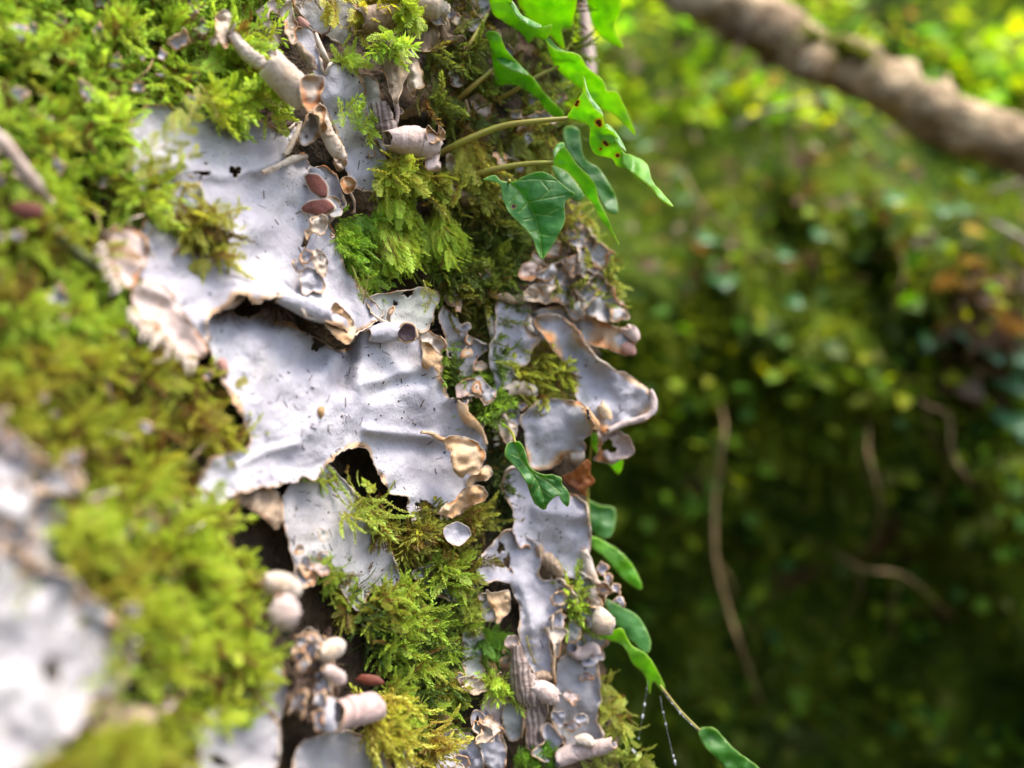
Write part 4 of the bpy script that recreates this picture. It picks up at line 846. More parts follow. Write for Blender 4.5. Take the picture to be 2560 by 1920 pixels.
for lb, pl, h in (('ragged pale lichen sheet in the mossy fringe under the ivy tips', [(1345, 690), (1385, 655), (1440, 640), (1470, 665), (1455, 705), (1470, 740), (1420, 760), (1375, 745), (1350, 725)], 5),
                  ('torn pale lichen flap above the pointed brown-grey lobe', [(1440, 700), (1480, 680), (1520, 700), (1535, 745), (1560, 770), (1520, 800), (1470, 785), (1445, 745)], 6),
                  ('upright pale lichen tatter on the bank edge near the ivy tips', [(1452, 570), (1480, 580), (1500, 630), (1495, 680), (1465, 690), (1448, 640)], 6),
                  ('tattered grey sheet joining the hanging lobe to the pear shaped pod', [(1380, 1440), (1440, 1430), (1490, 1450), (1515, 1490), (1490, 1530), (1455, 1510), (1440, 1560), (1410, 1540), (1400, 1490)], 4),
                  ('frayed grey sheet below the pear shaped pod', [(1420, 1560), (1470, 1550), (1510, 1590), (1505, 1650), (1460, 1660), (1425, 1630)], 4),
                  ('crumpled mauve sheet left of the black hollow', [(1030, 1430), (1090, 1420), (1150, 1440), (1165, 1480), (1120, 1500), (1060, 1480)], 3),
                  ('peeling grey sheet at the foot of the deep moss', [(1090, 1850), (1140, 1830), (1195, 1850), (1200, 1930), (1130, 1960), (1080, 1920)], 4)):
    lobe(lb, [sheet('sheet', pl, h, (random.uniform(-3, 3), random.uniform(-2, 3)), mat=random.choice(['lichen', 'lichen_dusty', 'lichen']), wav=(2.4, 34), rim=(2.6, 8), edge=(0.9, 7), step=5, crinkle=7, holes=[(pl[0][0] + 45, pl[0][1] + 18, 6, 8, 0.5)])])
# small scraps with nothing to tell them apart but their place
SCR = [(1350, 700, 34), (1395, 690, 30), (1430, 655, 32), (1478, 660, 40), (1500, 640, 30), (1510, 730, 28), (1530, 760, 24), (1465, 740, 34), (1410, 735, 34), (1372, 745, 28), (1450, 700, 34), (1490, 700, 30), (1440, 780, 30), (1335, 690, 18), (1500, 790, 16),
       (1215, 690, 20), (1195, 715, 18), (1168, 990, 15), (1226, 1032, 20), (1200, 1060, 16), (1320, 1060, 14), (1400, 1135, 16), (1432, 1128, 14), (1504, 1420, 18), (1520, 1450, 20), (1538, 1470, 16), (1548, 1500, 16), (1470, 1470, 18),
       (1440, 1470, 16), (1420, 1480, 14), (1450, 1560, 18), (1470, 1590, 20), (1440, 1590, 16), (1275, 1430, 12), (1190, 1445, 16), (1150, 1690, 14), (1180, 1860, 20), (1150, 1900, 22), (1300, 1890, 16),
       (905, 820, 10), (1075, 800, 12), (930, 385, 12), (985, 395, 14), (790, 320, 12), (735, 355, 12), (725, 400, 10), (830, 590, 10), (1000, 280, 12), (1130, 40, 18), (1240, 90, 22), (1270, 140, 24), (1330, 250, 22), (1370, 300, 22), (1400, 250, 20), (1290, 290, 16), (1380, 330, 18), (1300, 420, 22), (1430, 590, 20), (1460, 610, 22), (1445, 560, 16)]
for i, (x, y, s) in enumerate(SCR):
    o = flake('lichen_scrap', x, y, s * random.uniform(0.85, 1.15), random.uniform(0, 6.28), 6 + random.uniform(-2, 2), random.uniform(1.0, 2.0), random.choice(['under', 'under_pink', 'lichen', 'orange', 'under', 'lichen']), 200 + i, random.uniform(0.5, 0.9))
    thing('lichen_scrap', 'tiny curled tan or grey lichen scrap on the bank', 'lichen', [o], 'tiny curled lichen scraps on the bank')

# pale and brown scraps half lost in the moss of the near slope
for i in range(110):
    x, y = random.uniform(-40, 560), random.uniform(-20, 1800)
    if 320 < x and 260 < y < 900 or (x > 480 and y > 1050) or (x < 300 and y > 1380): continue
    o = flake('lichen_scrap', x, y, random.uniform(12, 30), random.uniform(0, 6.28), random.uniform(5, 11), random.uniform(0.8, 1.8), random.choice(['under', 'under_brown', 'orange', 'under_brown', 'under_pink']), 400 + i, random.uniform(0.5, 0.9))
    thing('lichen_scrap', 'tiny pale or brown scrap half buried in the mossy slope', 'lichen', [o], 'tiny scraps in the mossy slope')

# small frilled lobes crowding the column of lichen along the bank's edge
FR = [([(1290, 640), (1440, 560), (1540, 740), (1560, 800), (1450, 800), (1330, 780)], 14, 'in the mossy fringe below the ivy'), ([(1030, 830), (1110, 760), (1240, 720), (1230, 900), (1200, 1060), (1120, 980)], 9, 'on dark soil beside the gritty strip'),
      ([(1180, 1390), (1270, 1440), (1300, 1640), (1270, 1900), (1150, 1900), (1190, 1720), (1170, 1560)], 12, 'between moss and the black hollow'), ([(1400, 1430), (1500, 1430), (1540, 1500), (1510, 1700), (1490, 1860), (1400, 1880), (1390, 1700), (1420, 1560)], 13, 'down the lower edge of the bank'),
      ([(1090, 20), (1200, 60), (1330, 100), (1390, 330), (1280, 440), (1150, 330), (1110, 180)], 13, 'on the bank behind the ivy stalks'), ([(720, 1230), (790, 1290), (830, 1400), (760, 1560), (720, 1420)], 6, 'around the white bulb'), ([(960, 1840), (1120, 1870), (1180, 1930), (1000, 1940)], 6, 'at the foot of the deep moss')]
for poly, n, where in FR:
    q = np.asarray(poly, float); lo, hi = q.min(0), q.max(0); k = 0
    while k < n:
        c = RNG.uniform(lo, hi)
        if not inside(c[None], q)[0]: continue
        k += 1; s = random.choice([14, 18, 22, 30, 40]) * random.uniform(0.85, 1.15); na = random.choice([8, 9, 10]); ph = random.uniform(0, 6.28); asp = random.uniform(0.55, 1.0); rot = random.uniform(0, 3.14)
        pts = []
        for i in range(na):
            a = ph + 2 * math.pi * i / na; r = s * random.uniform(0.5, 1.25); u, w = r * math.cos(a), r * asp * math.sin(a)
            pts.append((c[0] + u * math.cos(rot) - w * math.sin(rot), c[1] + u * math.sin(rot) + w * math.cos(rot)))
        g = random.choice(['lichen', 'lichen', 'lichen_dusty', 'under', 'under_pink', 'lichen_green'])
        o = sheet('lichen_lobe', pts, random.uniform(3, 9), (random.uniform(-6, 6), random.uniform(-5, 7)), bumps=[(c[0], c[1], s, random.uniform(-0.8, 1.6))], wav=(1.8, 26), rim=(1.2, 6), edge=(0.9, 6), mat=g, step=4.5, crinkle=5.0)
        thing('lichen_lobe', 'small frilled lichen lobe ' + where, 'lichen', [o], 'small frilled lichen lobes ' + where)
# ------------------------------------------------------------------ moss
def proto_cord(seed, nl=30, curve=0.35, lw=0.075, ll=0.17, open_=0.75):
    r = random.Random(seed); V = []; T = []; W = []
    def stem(s): return np.array([curve * s * s, 0.08 * math.sin(3 * s + seed), s])
    for i in range(nl):
        s = 0.03 + 0.97 * (i + r.random() * 0.6) / nl; b = stem(s); t = stem(min(s + 0.05, 1.05)) - stem(s - 0.01); t /= np.linalg.norm(t)
        a = i * 2.4 + r.uniform(-0.3, 0.3); u = np.array([math.cos(a), math.sin(a), 0]); u -= t * (u @ t); u /= np.linalg.norm(u); w = np.cross(t, u)
        op = open_ * (1.0 if i < nl - 4 else 0.35); L = ll * r.uniform(0.8, 1.25) * (1 if s < 0.85 else 0.8); d = t * math.cos(op) + u * math.sin(op)
        k = lw * r.uniform(0.8, 1.2); m = b + d * L * 0.42 + u * 0.018; o = len(V)
        V += [b, m + w * k * 0.5, b + d * L - u * 0.03 + t * 0.02, m - w * k * 0.5]; T += [(o, o + 1, o + 2), (o, o + 2, o + 3)]; W += [s, s, s + 0.25, s]
    n = 4; o = len(V); rs = 0.014
    for i in range(n + 1):
        c = stem(i / n)
        for j in range(3): V.append(c + rs * np.array([math.cos(j * 2.09), math.sin(j * 2.09), 0])); W.append(-0.3)
    for i in range(n):
        for j in range(3):
            a, b, c, d = o + i * 3 + j, o + i * 3 + (j + 1) % 3, o + (i + 1) * 3 + (j + 1) % 3, o + (i + 1) * 3 + j
            T += [(a, b, c), (a, c, d)]
    return np.array(V), np.array(T, np.int32), np.array(W)

def proto_feather(seed, nb=10, nleaf=6, width=0.30, droop=0.25):
    r = random.Random(seed); V = []; T = []; W = []
    def stem(s): return np.array([0.10 * math.sin(2.2 * s + seed), -droop * s * s, s])
    def leaf(b, d, nrm, L, k, wv):
        w = np.cross(d, nrm); w /= np.linalg.norm(w); o = len(V)
        V.extend([b, b + d * L * 0.45 + w * k, b + d * L, b + d * L * 0.45 - w * k]); T.extend([(o, o + 1, o + 2), (o, o + 2, o + 3)]); W.extend([wv, wv, wv + 0.25, wv])
    for i in range(nb):
        s = 0.10 + 0.86 * i / nb
        for side in (-1, 1):
            b0 = stem(s + 0.03 * r.random()); L = width * (1.05 - s) ** 0.6 * min(1, 0.55 + 3 * s) * r.uniform(0.7, 1.2)
            a = r.uniform(0.75, 1.05); d = np.array([side * math.sin(a), r.uniform(-0.25, 0.12), math.cos(a)]); d /= np.linalg.norm(d); nrm = np.array([0.1 * side, 1, 0.15])
            for q in range(nleaf):
                f = (q + 0.6) / nleaf; bb = b0 + d * L * f + np.array([0, -0.05 * f * f, 0])
                for ls in (-1, 1):
                    w = np.cross(d, nrm); w /= np.linalg.norm(w); dd = d * 0.8 + w * ls * 0.62 + np.array([0, r.uniform(-0.2, 0.2), 0]); dd /= np.linalg.norm(dd)
                    leaf(bb, dd, nrm, 0.075 * r.uniform(0.8, 1.2) * (1.1 - 0.4 * f), 0.017, 0.35 + 0.6 * f)
        for ls in (-1, 1):
            dd = np.array([ls * 0.5, 0.15, 0.85]); leaf(stem(s), dd / np.linalg.norm(dd), np.array([0, 1, 0.1]), 0.08, 0.018, 0.2 + 0.5 * s)
    for q in range(5): leaf(stem(0.95), np.array([r.uniform(-0.4, 0.4), r.uniform(-0.3, 0.3), 0.9]), np.array([0, 1, 0.1]), 0.09, 0.018, 1.1)
    o = len(V); n = 5
    for i in range(n + 1):
        c = stem(i / n)
        for j in range(3): V.append(c + 0.012 * np.array([math.cos(j * 2.09), math.sin(j * 2.09), 0])); W.append(-0.2)
    for i in range(n):
        for j in range(3):
            a, b, c, d = o + i * 3 + j, o + i * 3 + (j + 1) % 3, o + (i + 1) * 3 + (j + 1) % 3, o + (i + 1) * 3 + j
            T += [(a, b, c), (a, c, d)]
    return np.array(V), np.array(T, np.int32), np.array(W)

CORD = [proto_cord(i, 26 + 3 * (i % 4), 0.12 + 0.16 * (i % 4), 0.08, 0.17 + 0.02 * (i % 3), 0.62 + 0.14 * (i % 3)) for i in range(8)]
THIN = [proto_cord(40 + i, 26, 0.25 + 0.14 * (i % 4), 0.045, 0.10, 0.6) for i in range(6)]
STAR = [proto_cord(60 + i, 22, 0.05, 0.10, 0.42, 0.9) for i in range(4)]
FEATHER = [proto_feather(i, 9 + i % 3, 5, 0.26 + 0.05 * (i % 3), 0.12 + 0.08 * (i % 4)) for i in range(6)]
PROTO = {'cord': CORD, 'thin': THIN, 'star': STAR, 'feather': FEATHER}
TRI = [0]

def shoots(name, kinds, base, dirs, nrm, scale, col0, col1, cmix, mat='moss', och=None):
    """one mesh of moss shoots; kinds: list of prototype families chosen at random"""
    N = len(base); dirs = dirs / np.linalg.norm(dirs, axis=1, keepdims=True)
    S = np.cross(nrm, dirs); S /= np.maximum(np.linalg.norm(S, axis=1, keepdims=True), 1e-9); Nn = np.cross(dirs, S)
    allp = [p for k in kinds for p in PROTO[k]]; pick = RNG.integers(0, len(allp), N)
    VV, TT, CC, o = [], [], [], 0
    for pi, (pv, pt, pw) in enumerate(allp):
        idx = np.nonzero(pick == pi)[0]
        if not len(idx): continue
        sc = scale[idx][:, None, None]
        V = base[idx][:, None] + sc * (pv[None, :, 0:1] * S[idx][:, None] + pv[None, :, 1:2] * Nn[idx][:, None] + pv[None, :, 2:3] * dirs[idx][:, None])
        m = len(pv); t = pt[None] + (np.arange(len(idx)) * m)[:, None, None] + o
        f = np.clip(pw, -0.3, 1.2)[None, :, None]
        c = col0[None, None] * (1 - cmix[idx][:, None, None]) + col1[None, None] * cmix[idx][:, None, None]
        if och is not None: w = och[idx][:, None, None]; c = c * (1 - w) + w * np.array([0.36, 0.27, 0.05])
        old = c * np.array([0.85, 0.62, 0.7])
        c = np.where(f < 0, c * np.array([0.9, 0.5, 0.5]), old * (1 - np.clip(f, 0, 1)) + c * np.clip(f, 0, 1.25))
        VV.append(V.reshape(-1, 3)); TT.append(t.reshape(-1, 3)); CC.append(np.broadcast_to(c, V.shape).reshape(-1, 3)); o += len(idx) * m
    TRI[0] += sum(len(t) for t in TT)
    return mesh_obj(name, np.concatenate(VV), np.concatenate(TT), M[mat], cols=np.concatenate(CC), smooth=False)

def in_poly(poly, n):
    q = np.asarray(poly, float); lo, hi = q.min(0), q.max(0); out = []
    while sum(map(len, out)) < n:
        p = RNG.uniform(lo, hi, (n * 2, 2)); out.append(p[inside(p, q)])
    return np.concatenate(out)[:n]

def moss(label, poly, n, kinds, h=(0, 8), size=(6, 11), c0=(0.16, 0.24, 0.02), c1=(0.28, 0.36, 0.03), down=0.5, out=0.6, side=(0, 0), rnd=0.95, clump=62, keep=0.55, brown=0.08, soft_edge=14):
    """moss patch: h pile in mm, size shoot length in mm; grows outwards, hanging down by 'down'"""
    near = poly[0][0] < 300; n = int(n * (1.25 if near else 1.3)); keep = keep - 0.08 * near; brown = min(0.3, brown * (1.7 if near else 1.1)); poly = spline(poly, True, 12); sd = len(label) + int(poly[0][0]) % 97
    p = in_poly(poly, int(n * 1.9))
    p = p + RNG.normal(0, soft_edge, p.shape) * (RNG.random(len(p)) < 0.35)[:, None]
    d = fbm(p[:, 0] / clump, p[:, 1] / clump, sd, 3)
    p = p[(RNG.random(len(p)) < keep + 1.7 * d)][:n]
    N = len(p); x, y = p.T; cl = fbm(x / clump, y / clump, sd, 3)
    hh = h[0] + 0.72 * (h[1] - h[0]) * np.clip(0.42 + 1.5 * cl + RNG.uniform(-0.3, 0.25, N), 0, 1.3)
    Y = bank_y(x, y); sc = np.clip(Y / 0.2, 0.5, 1.3)
    base = P(x, y, hh * sc)
    view = -base / np.linalg.norm(base, axis=1, keepdims=True)
    nb = view * 0.7 + np.array([0.45, -0.3, 0.45]); nb /= np.linalg.norm(nb, axis=1, keepdims=True)
    R = RNG.normal(0, 1, (N, 3)); R /= np.linalg.norm(R, axis=1, keepdims=True)
    flow = np.stack([fbm(x / 60, y / 60, sd + 5, 2), 0 * x, fbm(x / 60, y / 60, sd + 6, 2)], -1)
    D = nb * out + np.array([side[0], 0, -down - side[1]]) + rnd * R + 0.5 * flow
    nn = nb + 0.5 * RNG.normal(0, 1, (N, 3))
    L = size[0] * (size[1] / size[0] * 1.15) ** RNG.random(N) * RNG.choice([0.62, 0.8, 1.0], N) * 1e-3 * np.clip(sc, 0.46, 1.2)
    mixv = np.clip(0.45 + 0.5 * fbm(x / 45, y / 45, sd + 9, 2) + RNG.uniform(-0.3, 0.3, N), 0, 1)
    och = np.clip(1.5 * fbm(x / 85, y / 85, sd + 14, 3) - 0.2, 0, 0.65) * min(1.0, 0.25 + brown * 5)
    br = RNG.random(N) < brown
    c0, c1 = np.array(c0) * GAIN, np.array(c1) * GAIN
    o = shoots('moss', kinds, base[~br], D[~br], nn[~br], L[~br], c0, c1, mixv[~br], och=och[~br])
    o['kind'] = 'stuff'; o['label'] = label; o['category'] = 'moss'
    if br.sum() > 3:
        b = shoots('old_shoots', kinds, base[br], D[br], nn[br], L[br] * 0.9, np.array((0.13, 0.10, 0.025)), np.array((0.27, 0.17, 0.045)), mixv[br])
        b.parent = o; b['kind'] = 'stuff'
    return o

GAIN = np.array([1.46, 1.56, 2.5])
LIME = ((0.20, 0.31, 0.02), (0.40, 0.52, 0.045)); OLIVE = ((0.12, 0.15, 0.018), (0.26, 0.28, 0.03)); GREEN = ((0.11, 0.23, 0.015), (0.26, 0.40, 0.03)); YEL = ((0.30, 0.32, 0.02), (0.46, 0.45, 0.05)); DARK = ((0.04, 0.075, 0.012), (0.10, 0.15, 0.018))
MS = dict(kinds=['cord', 'thin'])
moss('lime and green feathery moss carpet over the upper bank', [(-120, -120), (640, -120), (632, 40), (650, 110), (675, 190), (690, 225), (620, 262), (560, 268), (480, 262), (430, 262), (350, 260), (310, 300), (300, 380), (250, 420), (180, 440), (60, 420), (-120, 400)], 2700, ['cord', 'feather', 'cord'], (-2, 11), (5, 10), *LIME, down=0.3, out=0.6, brown=0.08)
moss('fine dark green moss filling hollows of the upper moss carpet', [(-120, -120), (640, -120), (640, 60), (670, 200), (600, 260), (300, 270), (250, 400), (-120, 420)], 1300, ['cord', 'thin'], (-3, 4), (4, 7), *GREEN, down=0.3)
moss('glossy bright moss fronds overhanging the broad grey plate', [(560, 180), (620, 150), (680, 205), (705, 245), (690, 275), (650, 255), (610, 280), (560, 285), (520, 250)], 120, ['feather', 'cord'], (6, 13), (5, 8), (0.22, 0.32, 0.012), (0.38, 0.46, 0.03), down=0.7, brown=0.02)
moss('olive moss on the slope beside the broad grey plate', [(-120, 400), (60, 420), (180, 430), (300, 400), (370, 440), (400, 430), (440, 480), (420, 560), (370, 580), (300, 560), (250, 600), (260, 680), (300, 760), (340, 830), (300, 900), (-120, 900)], 1500, ['cord', 'feather', 'cord'], (-2, 11), (5, 10), (0.16, 0.25, 0.015), (0.36, 0.46, 0.035), down=0.45, brown=0.10)
moss('curly yellowish moss sprigs spilling onto the grey plate', [(450, 470), (520, 490), (545, 520), (580, 560), (595, 600), (560, 625), (520, 660), (480, 620), (470, 570), (430, 520)], 130, ['cord', 'feather'], (7, 12), (5, 8), (0.20, 0.21, 0.02), (0.36, 0.36, 0.04), down=0.6, brown=0.25)
moss('golden olive moss cushion under the fringed lichen rim', [(-120, 880), (200, 860), (380, 880), (470, 920), (540, 955), (590, 1000), (625, 1050), (600, 1110), (540, 1135), (480, 1190), (440, 1230), (260, 1250), (200, 1180), (100, 1100), (-120, 1020)], 1500, ['cord', 'cord', 'feather'], (-1, 12), (5, 9), (0.19, 0.23, 0.012), (0.38, 0.41, 0.03), down=0.5, brown=0.2)
moss('bright lime moss mound beside the white lichen bulb', [(230, 1230), (420, 1220), (490, 1270), (560, 1310), (600, 1390), (625, 1450), (640, 1520), (620, 1600), (660, 1650), (640, 1740), (560, 1800), (470, 1800), (390, 1740), (330, 1640), (330, 1540), (260, 1450), (170, 1380), (160, 1310)], 1800, ['cord', 'cord', 'feather'], (0, 15), (5, 9), (0.22, 0.30, 0.012), (0.40, 0.46, 0.035), down=0.35, brown=0.10)
moss('yellow-green moss at the foot of the pierced lichen plate', [(150, 1880), (250, 1830), (380, 1800), (470, 1800), (480, 1990), (120, 1990)], 700, ['cord', 'thin'], (3, 12), (5, 8), (0.20, 0.25, 0.012), (0.38, 0.42, 0.03), down=0.4, brown=0.1)
moss('thin lime moss strands between lichen lobes low on the slope', [(-100, 1480), (-40, 1420), (60, 1440), (40, 1500), (-60, 1530)], 60, ['cord'], (8, 12), (5, 8), *LIME)
moss('hanging feathery yellow moss beside the pointed ivy leaf', [(950, 440), (1000, 428), (1070, 432), (1100, 470), (1130, 545), (1165, 600), (1130, 640), (1095, 670), (1060, 690), (1000, 670), (945, 655), (930, 600), (940, 530)], 1000, ['feather', 'thin', 'thin'], (-1, 9), (3.0, 6.0), (0.23, 0.34, 0.015), (0.42, 0.54, 0.045), down=1.1, out=0.35, rnd=0.3, keep=0.75, brown=0.06, soft_edge=9)
moss('fresh green moss between grey plate and hanging moss', [(838, 545), (880, 535), (940, 540), (950, 620), (960, 700), (930, 710), (890, 680), (858, 630)], 330, ['cord', 'thin', 'feather'], (-2, 7), (4, 7), *GREEN, down=0.7, out=0.5, rnd=0.5, brown=0.02, soft_edge=6)
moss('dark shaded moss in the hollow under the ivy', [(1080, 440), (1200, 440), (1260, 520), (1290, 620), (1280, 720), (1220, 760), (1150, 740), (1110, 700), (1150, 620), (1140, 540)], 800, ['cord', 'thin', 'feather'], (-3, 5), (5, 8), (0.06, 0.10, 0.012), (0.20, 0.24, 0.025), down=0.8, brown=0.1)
moss('dark green moss in the gap beside the gritty strip', [(1090, 850), (1130, 930), (1180, 960), (1230, 940), (1260, 1000), (1240, 1060), (1190, 1050), (1150, 1000), (1120, 960)], 330, ['cord', 'star'], (0, 6), (3.5, 6), DARK[1], GREEN[1], down=0.3, brown=0.06)
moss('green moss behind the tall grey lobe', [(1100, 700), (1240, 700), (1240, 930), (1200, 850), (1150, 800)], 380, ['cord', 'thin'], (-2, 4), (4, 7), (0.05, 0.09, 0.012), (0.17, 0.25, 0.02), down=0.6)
moss('bright stringy moss clump under the large pale lobe', [(830, 1160), (880, 1140), (930, 1170), (960, 1220), (965, 1280), (920, 1310), (860, 1290), (810, 1270), (800, 1220)], 130, ['cord', 'thin'], (2, 10), (5, 10), (0.18, 0.26, 0.015), (0.38, 0.46, 0.06), down=0.8, rnd=0.8, brown=0.05)
moss('olive brown moss cushion below the orange curled margin', [(940, 1290), (1000, 1290), (1080, 1262), (1170, 1262), (1235, 1300), (1230, 1360), (1190, 1410), (1130, 1440), (1030, 1420), (960, 1370)], 700, ['cord', 'star', 'cord'], (-1, 9), (3.5, 6), (0.13, 0.14, 0.015), (0.30, 0.31, 0.03), down=0.5, brown=0.25)
moss('deep moss mat sloping down to the bottom of the bank', [(810, 1410), (850, 1430), (930, 1480), (990, 1420), (1100, 1400), (1150, 1440), (1150, 1560), (1140, 1690), (1180, 1770), (1170, 1830), (1100, 1880), (1010, 1860), (950, 1830), (960, 1720), (930, 1600), (870, 1560)], 2500, ['cord', 'cord', 'feather', 'thin'], (-2, 11), (3.0, 6.0), (0.14, 0.22, 0.012), (0.33, 0.43, 0.035), down=0.55, brown=0.12)
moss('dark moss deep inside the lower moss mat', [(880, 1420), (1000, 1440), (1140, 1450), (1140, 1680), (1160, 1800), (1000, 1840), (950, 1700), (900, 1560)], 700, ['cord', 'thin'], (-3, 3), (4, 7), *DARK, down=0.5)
moss('lime moss tufts under the pink lichen tube', [(940, 1760), (1000, 1740), (1050, 1800), (1100, 1850), (1060, 1900), (980, 1860), (930, 1830)], 300, ['cord', 'thin'], (6, 13), (5, 8), *YEL, down=0.9)
moss('yellow moss fringe along the top of the bank', [(780, -30), (1010, -30), (1010, 25), (960, 18), (920, 22), (900, 60), (860, 50), (820, 20)], 260, ['feather', 'thin'], (3, 9), (4, 8), (0.32, 0.32, 0.015), (0.48, 0.46, 0.05), down=0.7, rnd=0.4, soft_edge=8)
moss('lime moss tuft on the hanging brown horn', [(945, 85), (985, 75), (1000, 110), (985, 140), (965, 130), (945, 110)], 26, ['feather', 'star'], (13, 17), (4, 7), *LIME, down=0.8, soft_edge=5)
moss('pale green moss tuft by the brown ribbed roll', [(1000, 10), (1040, 25), (1035, 50), (1005, 40)], 40, ['feather'], (10, 14), (4, 7), *LIME, down=0.6, soft_edge=5)
moss('small green moss sprig on the long grey strip', [(838, 285), (900, 268), (935, 290), (930, 330), (905, 330), (880, 305), (845, 305)], 34, ['star', 'feather'], (5, 9), (3, 5), *LIME, down=0.2, soft_edge=5)
moss('little moss tuft at the head of the dark hollow', [(830, 110), (870, 110), (880, 150), (850, 165), (835, 140)], 40, ['feather'], (4, 8), (4, 6), *LIME, down=0.6, soft_edge=4)
moss('moss under the fat white roll', [(930, 430), (960, 400), (1020, 405), (1060, 410), (1100, 440), (1040, 450), (980, 450)], 170, ['feather', 'thin'], (3, 9), (4, 8), YEL[0], LIME[1], down=0.8, soft_edge=6)
moss('yellow strands of moss draped under the ivy stalks', [(1150, 340), (1250, 330), (1350, 320), (1400, 350), (1385, 410), (1300, 430), (1200, 440), (1150, 420)], 560, ['feather', 'thin'], (-1, 7), (7, 12), (0.22, 0.25, 0.02), (0.38, 0.38, 0.04), down=1.2, out=0.2, rnd=0.3)
moss('scattered dull moss on the bank behind the ivy', [(1050, -60), (1390, -60), (1400, 330), (1150, 330), (1060, 260), (1070, 120)], 900, ['cord', 'thin', 'feather'], (-2, 6), (5, 9), (0.08, 0.12, 0.015), (0.24, 0.29, 0.03), down=0.8, keep=0.45, brown=0.25)
moss('mossy fringe on the edge of the bank below the ivy', [(1380, 540), (1450, 520), (1490, 620), (1530, 720), (1520, 790), (1460, 760), (1410, 740), (1360, 700), (1330, 640)], 330, ['cord', 'thin'], (-2, 6), (4, 7), (0.15, 0.20, 0.02), (0.32, 0.35, 0.05), down=0.5, keep=0.5, brown=0.15)
moss('yellow-green moss ball between tall lobe and ant lobe', [(1310, 880), (1350, 850), (1400, 870), (1420, 920), (1430, 990), (1370, 1000), (1320, 990), (1290, 960)], 190, ['cord', 'cord'], (2, 8), (4, 6), (0.22, 0.27, 0.015), (0.40, 0.42, 0.05), down=0.5, brown=0.14)
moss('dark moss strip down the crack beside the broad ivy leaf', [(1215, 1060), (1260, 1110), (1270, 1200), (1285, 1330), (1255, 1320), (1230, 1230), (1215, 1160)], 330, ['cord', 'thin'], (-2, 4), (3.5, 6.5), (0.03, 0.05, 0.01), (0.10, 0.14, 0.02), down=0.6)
moss('green dust-like moss on the pale crusty ribbon', [(1160, 1470), (1195, 1490), (1195, 1570), (1185, 1600), (1160, 1590), (1165, 1530)], 170, ['star'], (4, 7), (1.6, 3), (0.30, 0.38, 0.04), (0.44, 0.50, 0.08), down=0.1, soft_edge=4)
moss('fine green moss in the black hollow', [(1195, 1580), (1250, 1565), (1262, 1600), (1240, 1650), (1205, 1650)], 130, ['feather', 'thin'], (-1, 5), (4, 7), (0.06, 0.14, 0.01), (0.18, 0.32, 0.02), down=0.8, soft_edge=5)
moss('lime moss strip above the cream torn sheet', [(1205, 1700), (1260, 1705), (1290, 1740), (1270, 1755), (1230, 1735)], 120, ['star', 'cord'], (7, 10), (2.5, 4.5), *LIME, soft_edge=5)
moss('stiff dark moss bristles at the foot of the small wavy lobe', [(1310, 1880), (1380, 1890), (1400, 1940), (1300, 1940)], 60, ['star'], (2, 6), (3, 5), *GREEN, down=-0.9, out=0.4, rnd=0.25)
moss('yellowish moss hanging over the lower edge of the bank', [(1470, 1690), (1520, 1700), (1560, 1780), (1620, 1900), (1640, 1990), (1480, 1990), (1500, 1880), (1490, 1780)], 230, ['cord', 'thin', 'feather'], (-4, 3), (3.5, 7), (0.18, 0.24, 0.02), (0.34, 0.40, 0.05), down=0.7, brown=0.1)
moss('green moss wedge between drooping lobe and pear shaped pod', [(1410, 1470), (1440, 1460), (1450, 1520), (1440, 1590), (1415, 1560)], 120, ['cord', 'thin'], (3, 8), (4, 7), *LIME, soft_edge=5)

def frond(label, path, fam, size_px, n, c, name='moss_frond', leaf_h=0.0):
    """a single long moss frond: a bare stem with leafy side shoots"""
    p = spline(path, False, 5); x, y, h = p.T
    C = P(x, y, h); Y = C[:, 1]
    st = tube('stem', C, 1.8 * Y / F, 'petiole', 5)
    idx = np.linspace(len(p) * 0.12, len(p) - 1, n).astype(int)
    T = np.gradient(C, axis=0)[idx]; T /= np.linalg.norm(T, axis=1, keepdims=True)
    view = -C[idx] / np.linalg.norm(C[idx], axis=1, keepdims=True); S = np.cross(T, view)
    sg = np.where(np.arange(n) % 2, 1, -1)[:, None]
    D = T * 0.8 + S * sg * 0.7; D[-1] = T[-1]
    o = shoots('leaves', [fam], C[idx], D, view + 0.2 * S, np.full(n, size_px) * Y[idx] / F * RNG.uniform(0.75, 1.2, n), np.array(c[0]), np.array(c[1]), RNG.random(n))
    thing(name, label, 'moss', [st, o])
frond('single loose feather moss frond crossing the grey plate', [(300, 440, 14), (350, 400, 16), (400, 370, 17), (440, 340, 18), (470, 300, 18), (490, 250, 17)], 'feather', 60, 15, ((0.24, 0.30, 0.02), (0.40, 0.44, 0.05)))
frond('bent moss frond tip drooping over the plate', [(500, 210, 15), (520, 240, 16), (535, 265, 16), (545, 298, 16)], 'cord', 34, 16, ((0.26, 0.34, 0.02), (0.40, 0.46, 0.05)))
frond('branched moss frond lying across the grey plate', [(340, 450, 14), (400, 425, 15), (450, 405, 15), (480, 380, 15)], 'feather', 42, 9, ((0.26, 0.32, 0.02), (0.42, 0.46, 0.05)))
frond('upright leafy green moss shoot in front of the hanging moss', [(908, 760, 9), (912, 740, 11), (916, 715, 12), (922, 690, 13)], 'star', 26, 9, ((0.14, 0.26, 0.015), (0.26, 0.40, 0.03)))
frond('dangling moss sprig over the lobe with torn holes', [(1058, 700, 12), (1068, 730, 13), (1078, 748, 13), (1072, 762, 13)], 'star', 22, 9, ((0.28, 0.36, 0.02), (0.42, 0.48, 0.05)))
